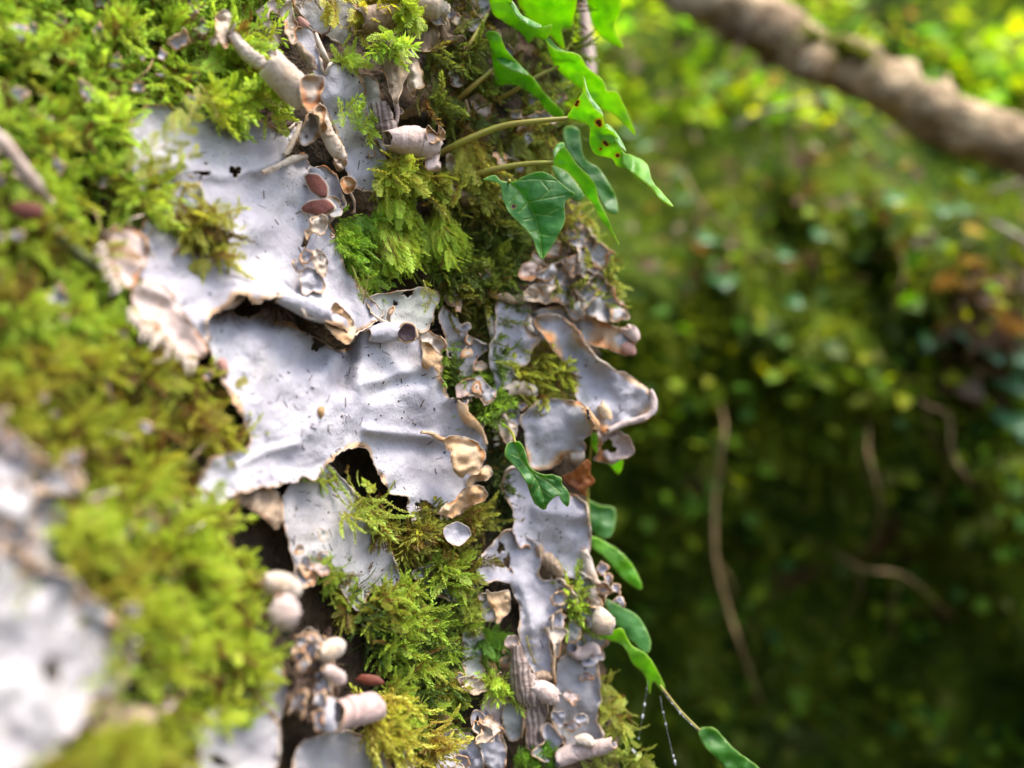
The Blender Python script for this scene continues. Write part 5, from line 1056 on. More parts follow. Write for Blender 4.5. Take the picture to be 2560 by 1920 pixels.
frond('brown stemmed moss sprig on the pale strip', [(880, 665, 7), (890, 690, 8), (898, 715, 8), (905, 745, 8)], 'thin', 22, 8, ((0.28, 0.32, 0.06), (0.42, 0.46, 0.10)))
frond('short yellow-green moss strand on the drooping lobe', [(1316, 1590, 11), (1322, 1615, 11), (1330, 1640, 10), (1340, 1660, 10)], 'thin', 20, 10, ((0.30, 0.36, 0.06), (0.46, 0.48, 0.10)))
frond('olive moss strand dangling beside the ant lobe', [(1300, 985, 10), (1320, 1005, 10), (1345, 1030, 10), (1362, 1042, 10)], 'cord', 20, 12, ((0.18, 0.18, 0.02), (0.30, 0.28, 0.03)))

for i in range(26):
    x, y = random.uniform(-20, 560), random.uniform(0, 1300)
    if 330 < x and 260 < y < 900: continue
    a = random.uniform(0, 6.28); L = random.uniform(40, 120); h = random.uniform(6, 11)
    o = px_tube('dry_stem', [(x, y, 3.2, h), (x + L * 0.5 * math.cos(a) + random.uniform(-12, 12), y + L * 0.5 * math.sin(a), 3, h + 2), (x + L * math.cos(a), y + L * math.sin(a), 2, h - 1)], random.choice(['root', 'hair_pale', 'under_brown']), ns=6, jitter=0.2)
    thing('dry_stem', 'short dry brown stem caught in the mossy slope', 'stem', [o], 'dry stems in the mossy slope')

moss('wisps of moss creeping over the pierced pale plate', [(200, 1440), (300, 1520), (350, 1620), (330, 1720), (270, 1780), (240, 1720), (270, 1620), (230, 1540)], 110, ['cord', 'thin'], (10, 16), (4, 7), *LIME, down=0.3, brown=0.2)
# ------------------------------------------------------------------ ivy
def ivy_leaf(pts, Y0, grad=(0, 0), base=None, veins=(), spots=(), col=(0.05, 0.16, 0.02), wave=(0.8, 40), cup=1.5, step=6.0, name='leaf', crinkle=0.8, midrib=None, hfn=None):
    """leaf blade: outline at its place, its plane given by the distance Y0 at its middle and a slope in mm per 100 px"""
    _seed[0] += 5; sd = _seed[0]
    v, t, d = sheet2d(pts, crinkle, step, (), sd); x, y = v.T; c = v.mean(0)
    dm = seg_dist(v, np.asarray(midrib[:-1], float), np.asarray(midrib[1:], float)) if midrib else np.full(len(v), 30.0)
    h = grad[0] * (x - c[0]) / 100 + grad[1] * (y - c[1]) / 100 + wave[0] * fbm(x / wave[1], y / wave[1], sd, 2) - (cup * np.exp(-dm / 18) if midrib else 0)
    if hfn: h = h + hfn(x, y)
    Y = Y0 - h * 1e-3
    vein = np.zeros(len(v))
    for ln in list(veins) + ([midrib] if midrib else []):
        q = np.asarray(ln, float); vein = np.maximum(vein, np.exp(-(seg_dist(v, q[:-1], q[1:]) / (2.0 if step < 4 else 2.8)) ** 2))
    spot = np.zeros(len(v))
    for (sx, sy, r) in spots: spot = np.maximum(spot, np.exp(-((x - sx) ** 2 + (y - sy) ** 2) / (r * r)))
    cc = np.tile(np.array(col)[None], (len(v), 1)) * (1 + 0.15 * fbm(x / 40, y / 40, sd + 2, 2))[:, None]
    o = mesh_obj(name, at_y(x, y, Y), t, M['ivy'], {'edge': np.exp(-d / 2.0), 'vein': vein, 'spot': spot}, cols=cc)
    return solidify(o, 0.00025, 0, 0)

def stalk(path, name='leaf_stalk'):            # (px, py, radius px, distance m)
    return px_tube(name, [(x, y, r * 0.85, d) for x, y, r, d in path], 'petiole', 'Y', 8, 0.06)

G1 = (0.06, 0.21, 0.03); G2 = (0.15, 0.37, 0.015); G3 = (0.17, 0.37, 0.02)
leafA = ivy_leaf([(1274, 454), (1253, 452), (1239, 438), (1222, 441), (1207, 449), (1232, 453), (1250, 464), (1257, 498), (1274, 533), (1303, 562), (1329, 591), (1343, 628), (1355, 647), (1369, 632), (1392, 597), (1412, 551), (1413, 505), (1438, 486), (1418, 470), (1386, 444), (1355, 429), (1322, 436), (1292, 450)],
     0.2, (0.5, 1.2), midrib=[(1274, 454), (1310, 490), (1338, 540), (1352, 600), (1355, 640)], veins=[[(1276, 454), (1330, 448), (1390, 452)], [(1320, 505), (1370, 495), (1412, 488)], [(1335, 535), (1380, 540)], [(1338, 545), (1310, 550)], [(1348, 585), (1375, 590)], [(1300, 480), (1275, 505)], [(1320, 505), (1298, 530)], [(1352, 450), (1372, 475)], [(1350, 498), (1380, 470)], [(1365, 537), (1395, 520)], [(1346, 575), (1326, 580)]], spots=[(1284, 516, 7)], wave=(1.2, 50), cup=1.6, step=2.8, col=(0.05, 0.21, 0.02))
leafB = ivy_leaf([(1459, 192), (1456, 229), (1430, 270), (1418, 295), (1447, 302), (1473, 319), (1473, 357), (1488, 386), (1528, 397), (1540, 414), (1556, 420), (1572, 425), (1624, 464), (1650, 496), (1684, 516), (1660, 486), (1632, 452), (1617, 410), (1580, 388), (1560, 380), (1545, 348), (1530, 328), (1512, 314), (1505, 287), (1485, 270), (1468, 240)],
     0.205, (5, -9), spots=[(1496, 306, 10), (1500, 312, 7), (1511, 356, 7), (1516, 362, 6), (1502, 372, 5), (1544, 388, 7), (1444, 255, 7), (1441, 262, 6)], wave=(1.8, 36), step=4.5, col=G3, hfn=lambda x, y: np.where(x > 1556, 1, 0) * (0.30 * (y - 430) - 0.05 * (x - 1556)) * np.clip((x - 1556) / 25, 0, 1) + 8 * 0)
leafC = ivy_leaf([(1215, 82), (1247, 84), (1264, 124), (1300, 162), (1343, 208), (1369, 243), (1410, 285), (1392, 296), (1363, 275), (1343, 246), (1305, 222), (1276, 210), (1241, 214), (1233, 176), (1227, 120)], 0.212, (4, -10), wave=(1.8, 40), step=5, col=G2)
leafD = ivy_leaf([(1220, -70), (1280, -70), (1280, 10), (1296, 38), (1320, 55), (1351, 67), (1380, 62), (1374, 84), (1363, 100), (1334, 92), (1324, 108), (1299, 80), (1259, 55), (1227, 23)], 0.205, (3, -10), wave=(1.6, 40), step=6, col=G3)
leafE = ivy_leaf([(1290, -80), (1436, -80), (1432, 60), (1405, 75), (1412, 125), (1380, 95), (1340, 60), (1300, 20)], 0.214, (2, -10), wave=(1.5, 50), step=7, col=G3)
leafF = ivy_leaf([(1460, -80), (1545, -80), (1552, 20), (1536, 70), (1558, 120), (1500, 90), (1475, 40)], 0.235, (2, -12), wave=(1.5, 50), step=7, col=G3)
leafG = ivy_leaf([(1363, 95), (1386, 122), (1444, 137), (1467, 168), (1505, 200), (1516, 227), (1543, 232), (1569, 284), (1589, 338), (1563, 314), (1534, 287), (1490, 262), (1450, 222), (1405, 185), (1380, 150)], 0.218, (4, -10), wave=(1.8, 45), step=6, col=G3)
leafH = ivy_leaf([(1383, 409), (1398, 375), (1412, 369), (1438, 406), (1459, 429), (1485, 458), (1496, 498), (1511, 530), (1531, 571), (1548, 612), (1526, 580), (1505, 553), (1482, 510), (1462, 489), (1447, 463), (1418, 428)], 0.208, (4, -9), wave=(1.6, 36), step=5, col=G2)
leafI = ivy_leaf([(1410, 320), (1447, 324), (1460, 391), (1500, 424), (1534, 478), (1545, 532), (1512, 522), (1482, 458), (1440, 405), (1415, 370)], 0.222, (-2, 3.5), wave=(1.5, 45), step=6, col=G1)
leafJ = ivy_leaf([(1381, 414), (1418, 430), (1447, 465), (1462, 492), (1441, 504), (1410, 478), (1392, 446)], 0.216, (-1, 3.5), wave=(1.2, 40), step=6, col=G1)
leafK = ivy_leaf([(1250, 240), (1300, 225), (1312, 270), (1318, 300), (1280, 290)], 0.25, (2, -6), step=7, col=G1)
stA = stalk([(1274, 452, 5, 0.201), (1253, 468, 6, 0.212), (1200, 482, 6, 0.225), (1148, 500, 6, 0.232)])
stB = stalk([(1420, 296, 6, 0.204), (1334, 304, 8, 0.205), (1247, 318, 9, 0.208), (1160, 353, 10, 0.21), (1100, 384, 10, 0.214)])
stC = stalk([(1235, 172, 6, 0.212), (1178, 220, 8, 0.213), (1131, 262, 8, 0.218), (1104, 304, 8, 0.224)])
stD = stalk([(1218, 36, 6, 0.215), (1178, 107, 7, 0.212), (1155, 160, 8, 0.214), (1143, 240, 8, 0.22), (1138, 290, 7, 0.226)])
stH = stalk([(1390, 406, 6, 0.207), (1305, 411, 8, 0.209), (1218, 428, 9, 0.212), (1150, 450, 9, 0.218)])
stG = stalk([(1396, 166, 5, 0.217), (1334, 196, 6, 0.216), (1262, 240, 7, 0.22), (1190, 262, 7, 0.226)])
GL = (0.10, 0.30, 0.06)
def gloss(pts, Y): return ivy_leaf(pts, Y, (-1.0, 9), wave=(0.8, 22), step=4.5, col=GL, name='folded_edge')
fB1 = gloss([(1459, 190), (1468, 218), (1480, 245), (1498, 268), (1509, 290), (1490, 276), (1472, 255), (1462, 228)], 0.2035)
fB2 = gloss([(1512, 310), (1530, 318), (1548, 342), (1566, 378), (1550, 366), (1534, 342)], 0.2035)
fC = gloss([(1226, 112), (1238, 120), (1258, 142), (1288, 154), (1304, 166), (1322, 188), (1296, 180), (1270, 170), (1246, 152)], 0.209)
fD = gloss([(1272, -8), (1288, 12), (1304, 36), (1326, 48), (1354, 64), (1340, 70), (1316, 60), (1294, 42), (1278, 16)], 0.202)
fG = gloss([(1360, 98), (1374, 96), (1392, 116), (1420, 130), (1446, 140), (1420, 142), (1388, 130)], 0.215)
fH = gloss([(1383, 380), (1392, 360), (1408, 356), (1412, 370), (1398, 378), (1386, 396)], 0.206)
thing('ivy_vine', 'ivy vine with glossy leaves on long yellow-green stalks from the bank', 'ivy', [(leafA, [stA]), (leafB, [stB, fB1, fB2]), (leafC, [stC, fC]), (leafD, [stD, fD]), leafE, leafF, (leafG, [stG, fG]), (leafH, [stH, fH]), leafI, leafJ, leafK])

leafL = ivy_leaf([(1285, 1104), (1271, 1108), (1263, 1135), (1276, 1155), (1295, 1174), (1314, 1203), (1324, 1231), (1338, 1260), (1362, 1274), (1372, 1258), (1396, 1239), (1406, 1256), (1420, 1266), (1423, 1234), (1406, 1210), (1403, 1195), (1379, 1186), (1357, 1186), (1324, 1166), (1314, 1130), (1299, 1106)],
     0.2, (-0.5, 1.0), midrib=[(1290, 1112), (1300, 1145), (1326, 1178), (1345, 1205), (1358, 1240), (1362, 1270)], veins=[[(1326, 1178), (1370, 1205), (1400, 1230)], [(1336, 1190), (1330, 1215)], [(1300, 1145), (1280, 1135)], [(1312, 1160), (1300, 1170)], [(1350, 1192), (1385, 1200)], [(1352, 1222), (1376, 1240)], [(1348, 1212), (1336, 1235)], [(1300, 1140), (1308, 1125)]], wave=(1.6, 40), cup=1.2, step=2.8, col=(0.05, 0.19, 0.025), spots=[(1326, 1215, 4)])
thing('ivy_sprig', 'broad twisted ivy leaf lying over the grey lobes', 'ivy', [(leafL, [stalk([(1288, 1106, 3, 0.2), (1282, 1085, 4, 0.207), (1270, 1070, 4, 0.215)])])])
l12 = ivy_leaf([(1480, 1084), (1497, 1087), (1499, 1125), (1531, 1140), (1556, 1145), (1556, 1172), (1544, 1187), (1526, 1166), (1497, 1142), (1478, 1113)], 0.232, (3, -7), wave=(1.2, 40), step=6, col=G3)
l13 = ivy_leaf([(1468, 1253), (1500, 1263), (1536, 1270), (1538, 1313), (1526, 1342), (1504, 1347), (1478, 1325)], 0.245, (-1, 3), wave=(1.5, 40), step=6, col=G1)
l14 = ivy_leaf([(1476, 1340), (1529, 1363), (1573, 1402), (1604, 1456), (1599, 1475), (1555, 1445), (1512, 1395), (1482, 1372)], 0.238, (-1, 2), wave=(1.5, 40), step=6, col=G2)
thing('ivy_sprig', 'three small ivy leaves sticking out beside the ant lobe', 'ivy', [l12, l13, l14, stalk([(1480, 1090, 4, 0.232), (1470, 1180, 5, 0.24), (1468, 1255, 5, 0.243), (1474, 1340, 5, 0.238)], 'stem')])
l15 = ivy_leaf([(1512, 1499), (1560, 1519), (1599, 1545), (1627, 1599), (1618, 1636), (1581, 1606), (1538, 1562)], 0.225, (-1, 3), wave=(1.2, 40), step=6, col=G1)
l16 = ivy_leaf([(1500, 1592), (1530, 1578), (1556, 1573), (1577, 1610), (1620, 1641), (1660, 1712), (1657, 1729), (1632, 1704), (1624, 1736), (1612, 1690), (1581, 1658), (1555, 1614)], 0.222, (1, -4), wave=(1.6, 40), step=6, col=G3)
thing('ivy_sprig', 'two long ivy leaves drooping behind the pear shaped pod', 'ivy', [l15, l16, stalk([(1512, 1500, 4, 0.225), (1498, 1540, 5, 0.232), (1504, 1590, 5, 0.223)], 'stem')])
l17 = ivy_leaf([(1746, 1826), (1765, 1818), (1790, 1824), (1840, 1876), (1900, 1922), (1950, 1985), (1860, 1985), (1805, 1912), (1760, 1864)], 0.215, (1, 2), wave=(1.4, 40), step=6, col=(0.06, 0.20, 0.02))
thing('ivy_sprig', 'lone ivy leaf hanging at the end of a cobwebbed thread', 'ivy', [(l17, [stalk([(1750, 1826, 3, 0.215), (1700, 1775, 2.5, 0.218), (1650, 1712, 2.5, 0.223)])])])
dl = ivy_leaf([(1404, 1195), (1430, 1180), (1450, 1165), (1466, 1150), (1478, 1160), (1474, 1185), (1486, 1205), (1470, 1220), (1466, 1245), (1450, 1236), (1436, 1222)], 0.222, (1, -3), wave=(1.4, 26), step=5, name='dead_leaf', crinkle=3)
dl.data.materials[0] = M['dead']
thing('dead_leaf', 'orange-brown dead leaf caught behind the broad ivy leaf', 'leaf', [dl])

# ------------------------------------------------------------------ twigs, ant, cobweb
thing('twig', 'pale bare twig end poking over the mossy slope', 'twig', [px_tube('twig', [(-60, 300, 20, 16), (0, 350, 20, 16), (50, 410, 18, 15), (90, 465, 17, 13), (112, 492, 10, 11)], 'twig', ns=12, jitter=0.25)])
thing('twig', 'dark mossy twig running down beside the fringed rim', 'twig', [px_tube('twig', [(120, 560, 16, 8), (170, 610, 17, 9), (215, 650, 15, 9), (262, 688, 12, 6)], 'twig_moss', ns=10, jitter=0.35)])
thing('fruiting_disc', 'dark red lichen disc in moss below the pale twig', 'lichen', [disc('fruiting_disc', 66, 526, 42, 22, 0.1, 12, 'disc', 0.5)])
thing('straw', 'thin dead stem standing among the bank lichens', 'stem', [px_tube('stem', [(1165, 250, 4, 6), (1172, 300, 5, 6), (1160, 340, 4, 5)], 'root', jitter=0.2)])
thing('stem', 'pale dry upright stem behind the ivy leaves', 'stem', [px_tube('stem', [(1452, -60, 16, 0.30), (1462, 40, 16, 0.295), (1472, 160, 16, 0.29), (1478, 260, 10, 0.287)], 'twig', 'Y', jitter=0.15)])

def ball(c, r, n=8):
    V = [(0, 0, r[2])]
    for i in range(1, n):
        for j in range(n + 2):
            a, b = math.pi * i / n, 2 * math.pi * j / (n + 2); V.append((r[0] * math.sin(a) * math.cos(b), r[1] * math.sin(a) * math.sin(b), r[2] * math.cos(a)))
    V.append((0, 0, -r[2])); m = n + 2; T = []
    for j in range(m):
        T.append((0, 1 + j, 1 + (j + 1) % m)); e = 1 + (n - 2) * m; T.append((len(V) - 1, e + (j + 1) % m, e + j))
        for i in range(n - 2):
            a, b, cc, d = 1 + i * m + j, 1 + i * m + (j + 1) % m, 1 + (i + 1) * m + (j + 1) % m, 1 + (i + 1) * m + j; T += [(a, d, cc), (a, cc, b)]
    return np.array(V) + c, np.array(T)
def build_ant():
    hit = SC.ray_cast(bpy.context.evaluated_depsgraph_get(), Vector((0, 0, 0)), Vector(at_y(1470, 1034, 1.0)).normalized()); Y = hit[1].y - 0.0006; k = Y / F; VV = []; TT = []; QQ = []; o = 0
    def q(x, y, dy=0.0): return np.array([(1470 + x - 1280) * k, Y - dy * k, -(1034 + y - 960) * k])
    for (x, y, rx, rz) in ((-1, -8, 4.0, 3.6), (0, -1, 3.0, 4.6), (0, 4.5, 1.6, 2.0), (1.5, 9.5, 4.6, 5.4)):
        V, T = ball(q(x, y, 3), np.array([rx, rx, rz]) * k); VV.append(V); TT.append(T + o); o += len(V)
    for sx in (-1, 1):
        for (y0, ex, ey) in ((-3, 10, -9), (-1, 12, 1), (1, 11, 10)):
            C = np.array([q(sx * 2, y0, 3), q(sx * ex * 0.55, (y0 + ey) / 2 - 1, 6), q(sx * ex, ey, -1)])
            V, qq, t = tube_arrays(C, np.array([0.7, 0.6, 0.4]) * k, 5); VV.append(V); QQ.append(qq + o); TT.append(t + o); o += len(V)
        C = np.array([q(sx * 2, -10, 3), q(sx * 6, -14, 5), q(sx * 8, -17, 3)]); V, qq, t = tube_arrays(C, np.array([0.5, 0.5, 0.4]) * k, 5); VV.append(V); QQ.append(qq + o); TT.append(t + o); o += len(V)
    a = mesh_obj('ant', np.concatenate(VV), [np.concatenate(QQ), np.concatenate(TT)], M['ant'])
    thing('ant', 'tiny black ant walking on the grey lichen lobe', 'ant', [a])
build_ant()

def web(label, lines, specks):
    VV = []; QQ = []; TT = []; o = 0
    for (a, b) in lines:
        n = 9; s = np.linspace(0, 1, n); x = a[0] + (b[0] - a[0]) * s; y = a[1] + (b[1] - a[1]) * s + 8 * np.sin(s * math.pi); Y = a[2] + (b[2] - a[2]) * s
        V, q, t = tube_arrays(at_y(x, y, Y), np.full(n, 0.000025), 4); VV.append(V); QQ.append(q + o); TT.append(t + o); o += len(V)
    for (a, b) in lines:
        for _ in range(specks):
            s = random.random(); Y = a[2] + (b[2] - a[2]) * s; c = at_y(a[0] + (b[0] - a[0]) * s, a[1] + (b[1] - a[1]) * s + 8 * math.sin(s * math.pi), Y)
            r = random.uniform(0.8, 3.2) * Y / F; V, T = ball(c, np.array([r, r, r * random.uniform(0.8, 2)]), 4); VV.append(V); TT.append(T + o); o += len(V)
    thing('cobweb', label, 'cobweb', [mesh_obj('cobweb', np.concatenate(VV), [np.concatenate(QQ), np.concatenate(TT)], M['web'])])
web('thin cobweb with caught specks strung from the bank to the lone ivy leaf', [((1655, 1725, 0.222), (1752, 1830, 0.215)), ((1620, 1700, 0.224), (1596, 1850, 0.225)), ((1650, 1740, 0.222), (1690, 1915, 0.22)), ((1560, 1850, 0.23), (1640, 1925, 0.224))], 7)

def debris():
    dg = bpy.context.evaluated_depsgraph_get(); VV = []; QQ = []; TT = []; o = 0; n = 0
    zones = [((330, 270), (930, 830), 260), ((520, 800), (1210, 1270), 330), ((720, 1200), (1000, 1480), 110), ((1230, 740), (1640, 1170), 130), ((1260, 1180), (1480, 1680), 130), ((740, 20), (990, 480), 110), ((-20, 1380), (330, 1900), 90)]
    for lo, hi, cnt in zones:
        for _ in range(cnt):
            x, y = random.uniform(lo[0], hi[0]), random.uniform(lo[1], hi[1])
            if fbm(np.array([x / 90]), np.array([y / 90]), 44, 2)[0] + random.uniform(-0.5, 0.5) < 0.0: continue
            d = Vector(at_y(x, y, 1.0)).normalized(); ok, loc, nr, fi, ob, mx = SC.ray_cast(dg, Vector((0, 0, 0)), d)
            if not ok or ob.type != 'MESH' or not ob.data.materials or 'lichen' not in ob.data.materials[0].name: continue
            px = loc.y / F; t1 = nr.orthogonal().normalized(); t1 = (Matrix.Rotation(random.uniform(0, 6.28), 3, nr) @ t1); t2 = nr.cross(t1); c = loc + nr * 0.6 * px
            if random.random() < 0.35:
                L = random.uniform(8, 26) * px; s = np.linspace(-0.5, 0.5, 5); bend = random.uniform(-0.5, 0.5)
                C = np.array([c + t1 * (L * a) + t2 * (L * bend * (a * a - 0.1)) + nr * (0.8 * px) for a in s]); V, q, t = tube_arrays(C, np.full(5, random.uniform(0.5, 1.2) * px), 4)
                QQ.append(q + o); TT.append(t + o)
            else:
                r = random.choice([1.2, 1.6, 2.2, 3.2, 4.5]) * px * random.uniform(0.7, 1.2); V, t = ball(np.zeros(3), np.array([r, r * random.uniform(0.4, 0.9), r * 0.5]), 4)
                V = V * RNG.uniform(0.75, 1.25, V.shape); V = np.array([c + t1 * v[0] + t2 * v[1] + nr * v[2] for v in V]); TT.append(t + o)
            VV.append(V); o += len(V); n += 1
    ob = mesh_obj('debris', np.concatenate(VV), [np.concatenate(QQ), np.concatenate(TT)], M['hair_dark'], smooth=False)
    kind(ob, 'stuff', 'dark bark crumbs and fibres strewn over the lichen', 'debris')
debris()

# ------------------------------------------------------------------ across the gully
def yb(Y): return Y
br = px_tube('branch', [(x, y, r * 1.16, Y) for x, y, r, Y in [(1560, -160, 66, 0.62), (1700, -60, 62, 0.60), (1820, 20, 58, 0.585), (1960, 96, 56, 0.57), (2060, 146, 50, 0.56), (2170, 190, 52, 0.555), (2290, 255, 53, 0.55), (2400, 310, 52, 0.55), (2560, 372, 54, 0.545), (2800, 450, 56, 0.54)]], 'bark', 'Y', 18, 0.34, 10)
kn = px_tube('knot', [(2040, 150, 44, 0.548), (2030, 172, 34, 0.540), (2018, 192, 16, 0.538)], 'bark', 'Y', 12, 0.2, 8)
tw1 = px_tube('side_twig', [(1890, 60, 16, 0.578), (1850, 110, 10, 0.57), (1830, 150, 7, 0.565)], 'bark', 'Y', 8, 0.2)
tw2 = px_tube('side_twig', [(2330, 270, 18, 0.55), (2360, 220, 12, 0.545), (2370, 190, 8, 0.545)], 'bark', 'Y', 8, 0.2)
_n = 260; _t = RNG.random(_n); _x = 2020 + 170 * _t + RNG.normal(0, 10, _n); _y = 100 + 68 * _t + RNG.normal(0, 9, _n)
bm = shoots('moss_patch', ['cord'], at_y(_x, _y, 0.542 + 0 * _x), np.array([0, -0.4, 0.8]) + 0.6 * RNG.normal(0, 1, (_n, 3)), np.array([0, -1.0, 0.3]) + 0.3 * RNG.normal(0, 1, (_n, 3)), RNG.uniform(0.006, 0.012, _n), np.array((0.10, 0.14, 0.01)), np.array((0.28, 0.34, 0.02)), RNG.random(_n)); bm['kind'] = 'stuff'
thing('branch', 'mottled brown branch with a knot crossing above the gully', 'branch', [br, kn, tw1, tw2, bm])
ROOTS = [('thin root hanging straight below the branch knot', [(1985, 175, 5, 0.56), (1978, 260, 5, 0.56), (1990, 380, 6, 0.57), (2030, 500, 6, 0.58), (2085, 600, 5, 0.60)], 'root'),
         ('long slanting root running from the knot to the ivy clump', [(2000, 180, 6, 0.56), (2060, 260, 7, 0.57), (2160, 370, 7, 0.58), (2290, 500, 6, 0.60)], 'root'),
         ('long bare root hanging down the dark hollow', [(1798, 1000, 6, 0.62), (1812, 1080, 8, 0.62), (1788, 1230, 9, 0.62), (1790, 1400, 10, 0.61), (1820, 1520, 9, 0.61), (1860, 1640, 8, 0.61), (1902, 1760, 7, 0.62)], 'root'),
         ('crooked forked root on the shaded side of the bank', [(2290, 960, 7, 0.66), (2310, 1010, 9, 0.65), (2370, 1040, 10, 0.65), (2380, 1130, 8, 0.65), (2420, 1200, 8, 0.65), (2456, 1262, 6, 0.66)], 'root'),
         ('faint root looping from the bank ledge', [(2220, 560, 5, 0.70), (2260, 680, 5, 0.72), (2210, 800, 5, 0.74), (2190, 930, 4, 0.76)], 'root'),
         ('fallen tan stick lying under the branch', [(1838, 318, 11, 0.66), (1900, 285, 12, 0.65), (1960, 268, 11, 0.64), (2050, 245, 10, 0.64)], 'twig'),
         ('pale broken stick at the dark end of the ledge', [(2480, 555, 14, 0.62), (2540, 590, 16, 0.61), (2620, 630, 16, 0.6)], 'twig'),
         ('short tan stick below the thick end of the branch', [(2480, 480, 12, 0.64), (2540, 460, 14, 0.62), (2620, 430, 14, 0.6)], 'twig')]
ROOTS += [('thin root trailing across the lit face of the far bank', [(1700, 420, 6, 0.66), (1760, 520, 6, 0.64), (1850, 600, 6, 0.64), (1900, 740, 5, 0.66)], 'root'), ('fine rootlet hanging beside the long bare root', [(2180, 1000, 6, 0.66), (2170, 1120, 6, 0.65), (2200, 1260, 6, 0.65), (2180, 1400, 5, 0.67)], 'root'), ('curving root low in the gully', [(2050, 1350, 7, 0.68), (2150, 1420, 8, 0.67), (2260, 1440, 8, 0.67), (2380, 1540, 7, 0.68)], 'root')]
ROOTS = [(lb, [(x, y, r * 0.46, Y + (0.12 if i in (0, len(pt) - 1) and mt == 'root' and y > 250 else 0.0)) for i, (x, y, r, Y) in enumerate(pt)], mt) for lb, pt, mt in ROOTS]
for lb, path, mt in ROOTS: thing('root' if mt == 'root' else 'stick', lb, 'root' if mt == 'root' else 'stick', [px_tube('main_root', path, mt, 'Y', 7, 0.25, 12)] + [px_tube('rootlet', [(path[i][0], path[i][1], path[i][2] * 0.55, path[i][3]), (path[i][0] + random.uniform(-50, 50), path[i][1] + random.uniform(40, 90), path[i][2] * 0.4, path[i][3] + 0.02), (path[i][0] + random.uniform(-80, 80), path[i][1] + random.uniform(110, 190), path[i][2] * 0.25, path[i][3] + 0.06)], mt, 'Y', 5, 0.1, 12) for i in (1, len(path) // 2)])

LEAF6 = np.array([(0, 0, 0), (0.5, 0.25, 0.08), (0.34, 0.62, 0.02), (0, 1.05, -0.1), (-0.34, 0.62, 0.02), (-0.5, 0.25, 0.08)])
LEAF6T = np.array([(0, 1, 2), (0, 2, 3), (0, 3, 4), (0, 4, 5)], np.int32)
def scatter_leaves(name, label, pts, size, cols, out=(0.02, 0.07), tilt=0.7, flat=0.5, mat='far_leaf', cat='undergrowth'):
    N = len(pts); x, y = pts.T; Y = far_y(x, y) - RNG.uniform(out[0], out[1], N); B = at_y(x, y, Y)
    nr = np.array([0, -0.75, 0.65])[None] * (1 - flat) + np.array([0, -0.25, 1.0])[None] * flat + tilt * RNG.normal(0, 1, (N, 3)); nr /= np.linalg.norm(nr, axis=1, keepdims=True)
    d = np.array([0, -0.3, -0.8])[None] + 0.9 * RNG.normal(0, 1, (N, 3)); d -= nr * (d * nr).sum(1, keepdims=True); d /= np.linalg.norm(d, axis=1, keepdims=True); s = np.cross(d, nr)
    L = RNG.uniform(*size, N)[:, None, None]
    V = B[:, None] + L * (LEAF6[None, :, 0:1] * s[:, None] + LEAF6[None, :, 1:2] * d[:, None] + LEAF6[None, :, 2:3] * nr[:, None])
    T = LEAF6T[None] + (np.arange(N) * 6)[:, None, None]
    c = cols[RNG.integers(0, len(cols), N)] * RNG.uniform(0.7, 1.3, N)[:, None]
    o = mesh_obj(name, V.reshape(-1, 3), T.reshape(-1, 3), M[mat], cols=np.repeat(c, 6, 0))
    kind(o, 'stuff', label, cat); return o
def region(n, x0, x1, y0, y1, th=0.0, sc=130, seed=1):
    p = np.stack([RNG.uniform(x0, x1, n * 3), RNG.uniform(y0, y1, n * 3)], -1); k = fbm(p[:, 0] / sc, p[:, 1] / sc, seed, 3) + RNG.uniform(-0.35, 0.35, len(p)) > th
    return p[k][:n]
BR = np.array([(0.26, 0.50, 0.010), (0.42, 0.60, 0.012), (0.55, 0.60, 0.015), (0.16, 0.40, 0.02)])  # bright palette: sunlight on the far bank put into the leaf colours
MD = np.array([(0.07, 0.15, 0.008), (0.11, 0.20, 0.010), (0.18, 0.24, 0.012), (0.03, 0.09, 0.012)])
DKL = np.array([(0.08, 0.12, 0.010), (0.13, 0.17, 0.012), (0.11, 0.12, 0.014)])  # dull palette: shade under the overhang put into the leaf colours
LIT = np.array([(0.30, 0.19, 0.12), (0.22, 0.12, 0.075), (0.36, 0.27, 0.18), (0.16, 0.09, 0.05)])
scatter_leaves('undergrowth', 'leaves painted sunlit bright on top of the far bank', region(1900, 1150, 2900, -500, 300, -0.10, 150, 4), (0.010, 0.028), BR, (0.0, 0.07), 0.5, 0.8)
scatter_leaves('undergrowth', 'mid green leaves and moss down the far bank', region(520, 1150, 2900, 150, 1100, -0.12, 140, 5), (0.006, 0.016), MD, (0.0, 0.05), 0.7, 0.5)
scatter_leaves('undergrowth', 'leaf tufts painted as if catching light on the far bank face', region(150, 1300, 2900, 200, 1000, 0.22, 110, 6), (0.008, 0.018), BR * 0.5, (0.03, 0.08), 0.5, 0.8)  # light on these tufts is a paler leaf colour
scatter_leaves('undergrowth', 'leaves painted dull as if shaded low on the far bank', region(500, 1150, 2900, 850, 2300, -0.10, 160, 7), (0.008, 0.024), DKL, (0.0, 0.04), 0.7, 0.4)
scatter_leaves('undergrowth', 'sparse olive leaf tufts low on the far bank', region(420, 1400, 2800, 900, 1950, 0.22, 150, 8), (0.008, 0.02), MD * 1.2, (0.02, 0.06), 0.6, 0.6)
scatter_leaves('litter', 'brown and pinkish dead leaves lodged on the far ledge', region(420, 1300, 2900, -300, 700, 0.08, 120, 9), (0.008, 0.022), LIT * 0.7, (0.01, 0.05), 0.8, 0.5, cat='leaf litter')
scatter_leaves('litter', 'reddish dead leaves and bare earth at the dark end of the bank', region(160, 2380, 2750, 640, 1000, 0.0, 120, 12), (0.010, 0.03), LIT * 0.7, (0.01, 0.05), 0.8, 0.5, cat='leaf litter')
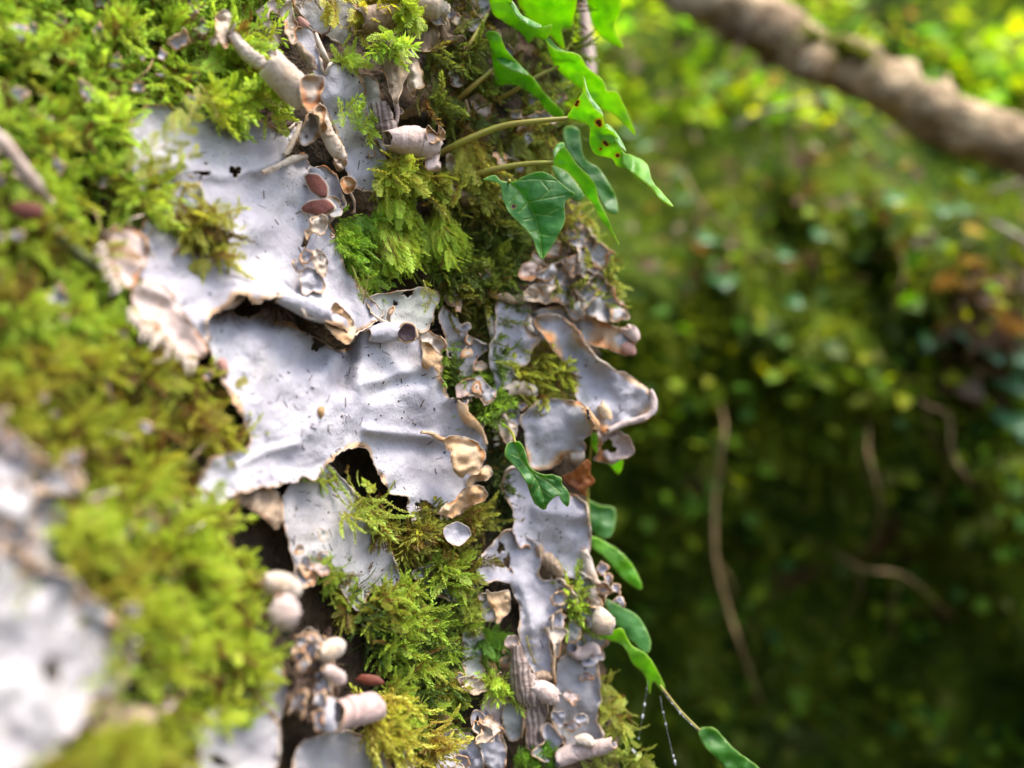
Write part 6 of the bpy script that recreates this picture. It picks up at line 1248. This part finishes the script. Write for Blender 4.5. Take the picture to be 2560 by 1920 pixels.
def far_moss(label, pts, size, c0, c1, out=0.8, down=0.4):
    N = len(pts); x, y = pts.T; B = at_y(x, y, far_y(x, y) - RNG.uniform(-0.01, 0.02, N)); R = RNG.normal(0, 1, (N, 3))
    D = np.array([0, -out, 0.35 - down]) + 0.55 * R; nn = np.array([0.0, -0.6, 0.8]) + 0.4 * RNG.normal(0, 1, (N, 3))
    o = shoots('moss', ['cord', 'feather'], B, D, nn, RNG.uniform(*size, N), np.array(c0), np.array(c1), np.clip(0.5 + 0.9 * fbm(x / 120, y / 120, 6, 3), 0, 1), 'moss')
    kind(o, 'stuff', label, 'moss')
far_moss('yellow-green moss painted sunlit bright on top of the far bank', region(1300, 1150, 2900, -420, 300, -0.2, 160, 21), (0.016, 0.034), (0.30, 0.52, 0.01), (0.62, 0.76, 0.02))  # sunlight on the bank top put into the moss colour
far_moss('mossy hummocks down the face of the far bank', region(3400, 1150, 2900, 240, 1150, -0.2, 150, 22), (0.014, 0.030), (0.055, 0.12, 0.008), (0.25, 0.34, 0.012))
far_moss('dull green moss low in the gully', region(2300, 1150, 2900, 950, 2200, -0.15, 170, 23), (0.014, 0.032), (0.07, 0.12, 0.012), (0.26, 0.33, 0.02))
# glossy ivy leaves on the far bank, one by one
def far_leaf(px, py, size, ang, out=0.06, col=(0.05, 0.16, 0.035)):
    Y = float(far_y(px, py)) - out; c = at_y(px, py, Y); n = Vector((random.uniform(-0.15, 0.15), -0.62, 0.78)).normalized()
    d = Vector((math.cos(ang), 0, math.sin(ang))); d = (d - n * d.dot(n)).normalized(); s = d.cross(n)
    ol = [(0, 0), (0.22, -0.12), (0.55, 0.02), (0.42, 0.38), (0.2, 0.62), (0, 1.05), (-0.2, 0.62), (-0.42, 0.38), (-0.55, 0.02), (-0.22, -0.12)]
    V = [c + size * (np.array(s) * a + np.array(d) * (b - 0.45) + np.array(n) * 0.12 * abs(a)) for a, b in ol] + [c]
    T = [(10, i, (i + 1) % 10) for i in range(10)]
    o = mesh_obj('ivy_leaf', np.array(V), np.array(T), M['gloss_leaf'], cols=np.tile(np.array(col)[None], (11, 1)))
    return solidify(o, 0.0004)
FL = [(1605, 365), (1695, 435), (1805, 195), (1570, 330), (1700, 500), (1810, 710), (2340, 90), (2345, 190), (2065, 245), (2420, 440), (2480, 410), (2360, 530), (2410, 525), (2240, 500), (1960, 640), (2060, 590), (2330, 860), (1760, 600), (1990, 760), (2140, 300)]
for i, (x, y) in enumerate(FL):
    thing('ivy_leaf', 'glossy ivy leaf glinting on the far mossy bank', 'leaf', [far_leaf(x, y, random.uniform(0.016, 0.028), random.uniform(-2.6, -0.5))], 'glossy ivy leaves on the far bank')
for lb, x, y, s in (('pale blue-green ivy leaf beside the reddish earth', 2465, 868, 0.040), ('second pale ivy leaf hanging below the blue-green one', 2535, 890, 0.038), ('third pale ivy leaf lower beside the reddish earth', 2530, 960, 0.036), ('lowest pale ivy leaf of the small string by the earth', 2545, 1065, 0.036)):
    thing('ivy_leaf', lb, 'leaf', [far_leaf(x, y, s, random.uniform(-2.2, -1.0), 0.05, (0.10, 0.24, 0.10))])
print('moss triangles', TRI[0])
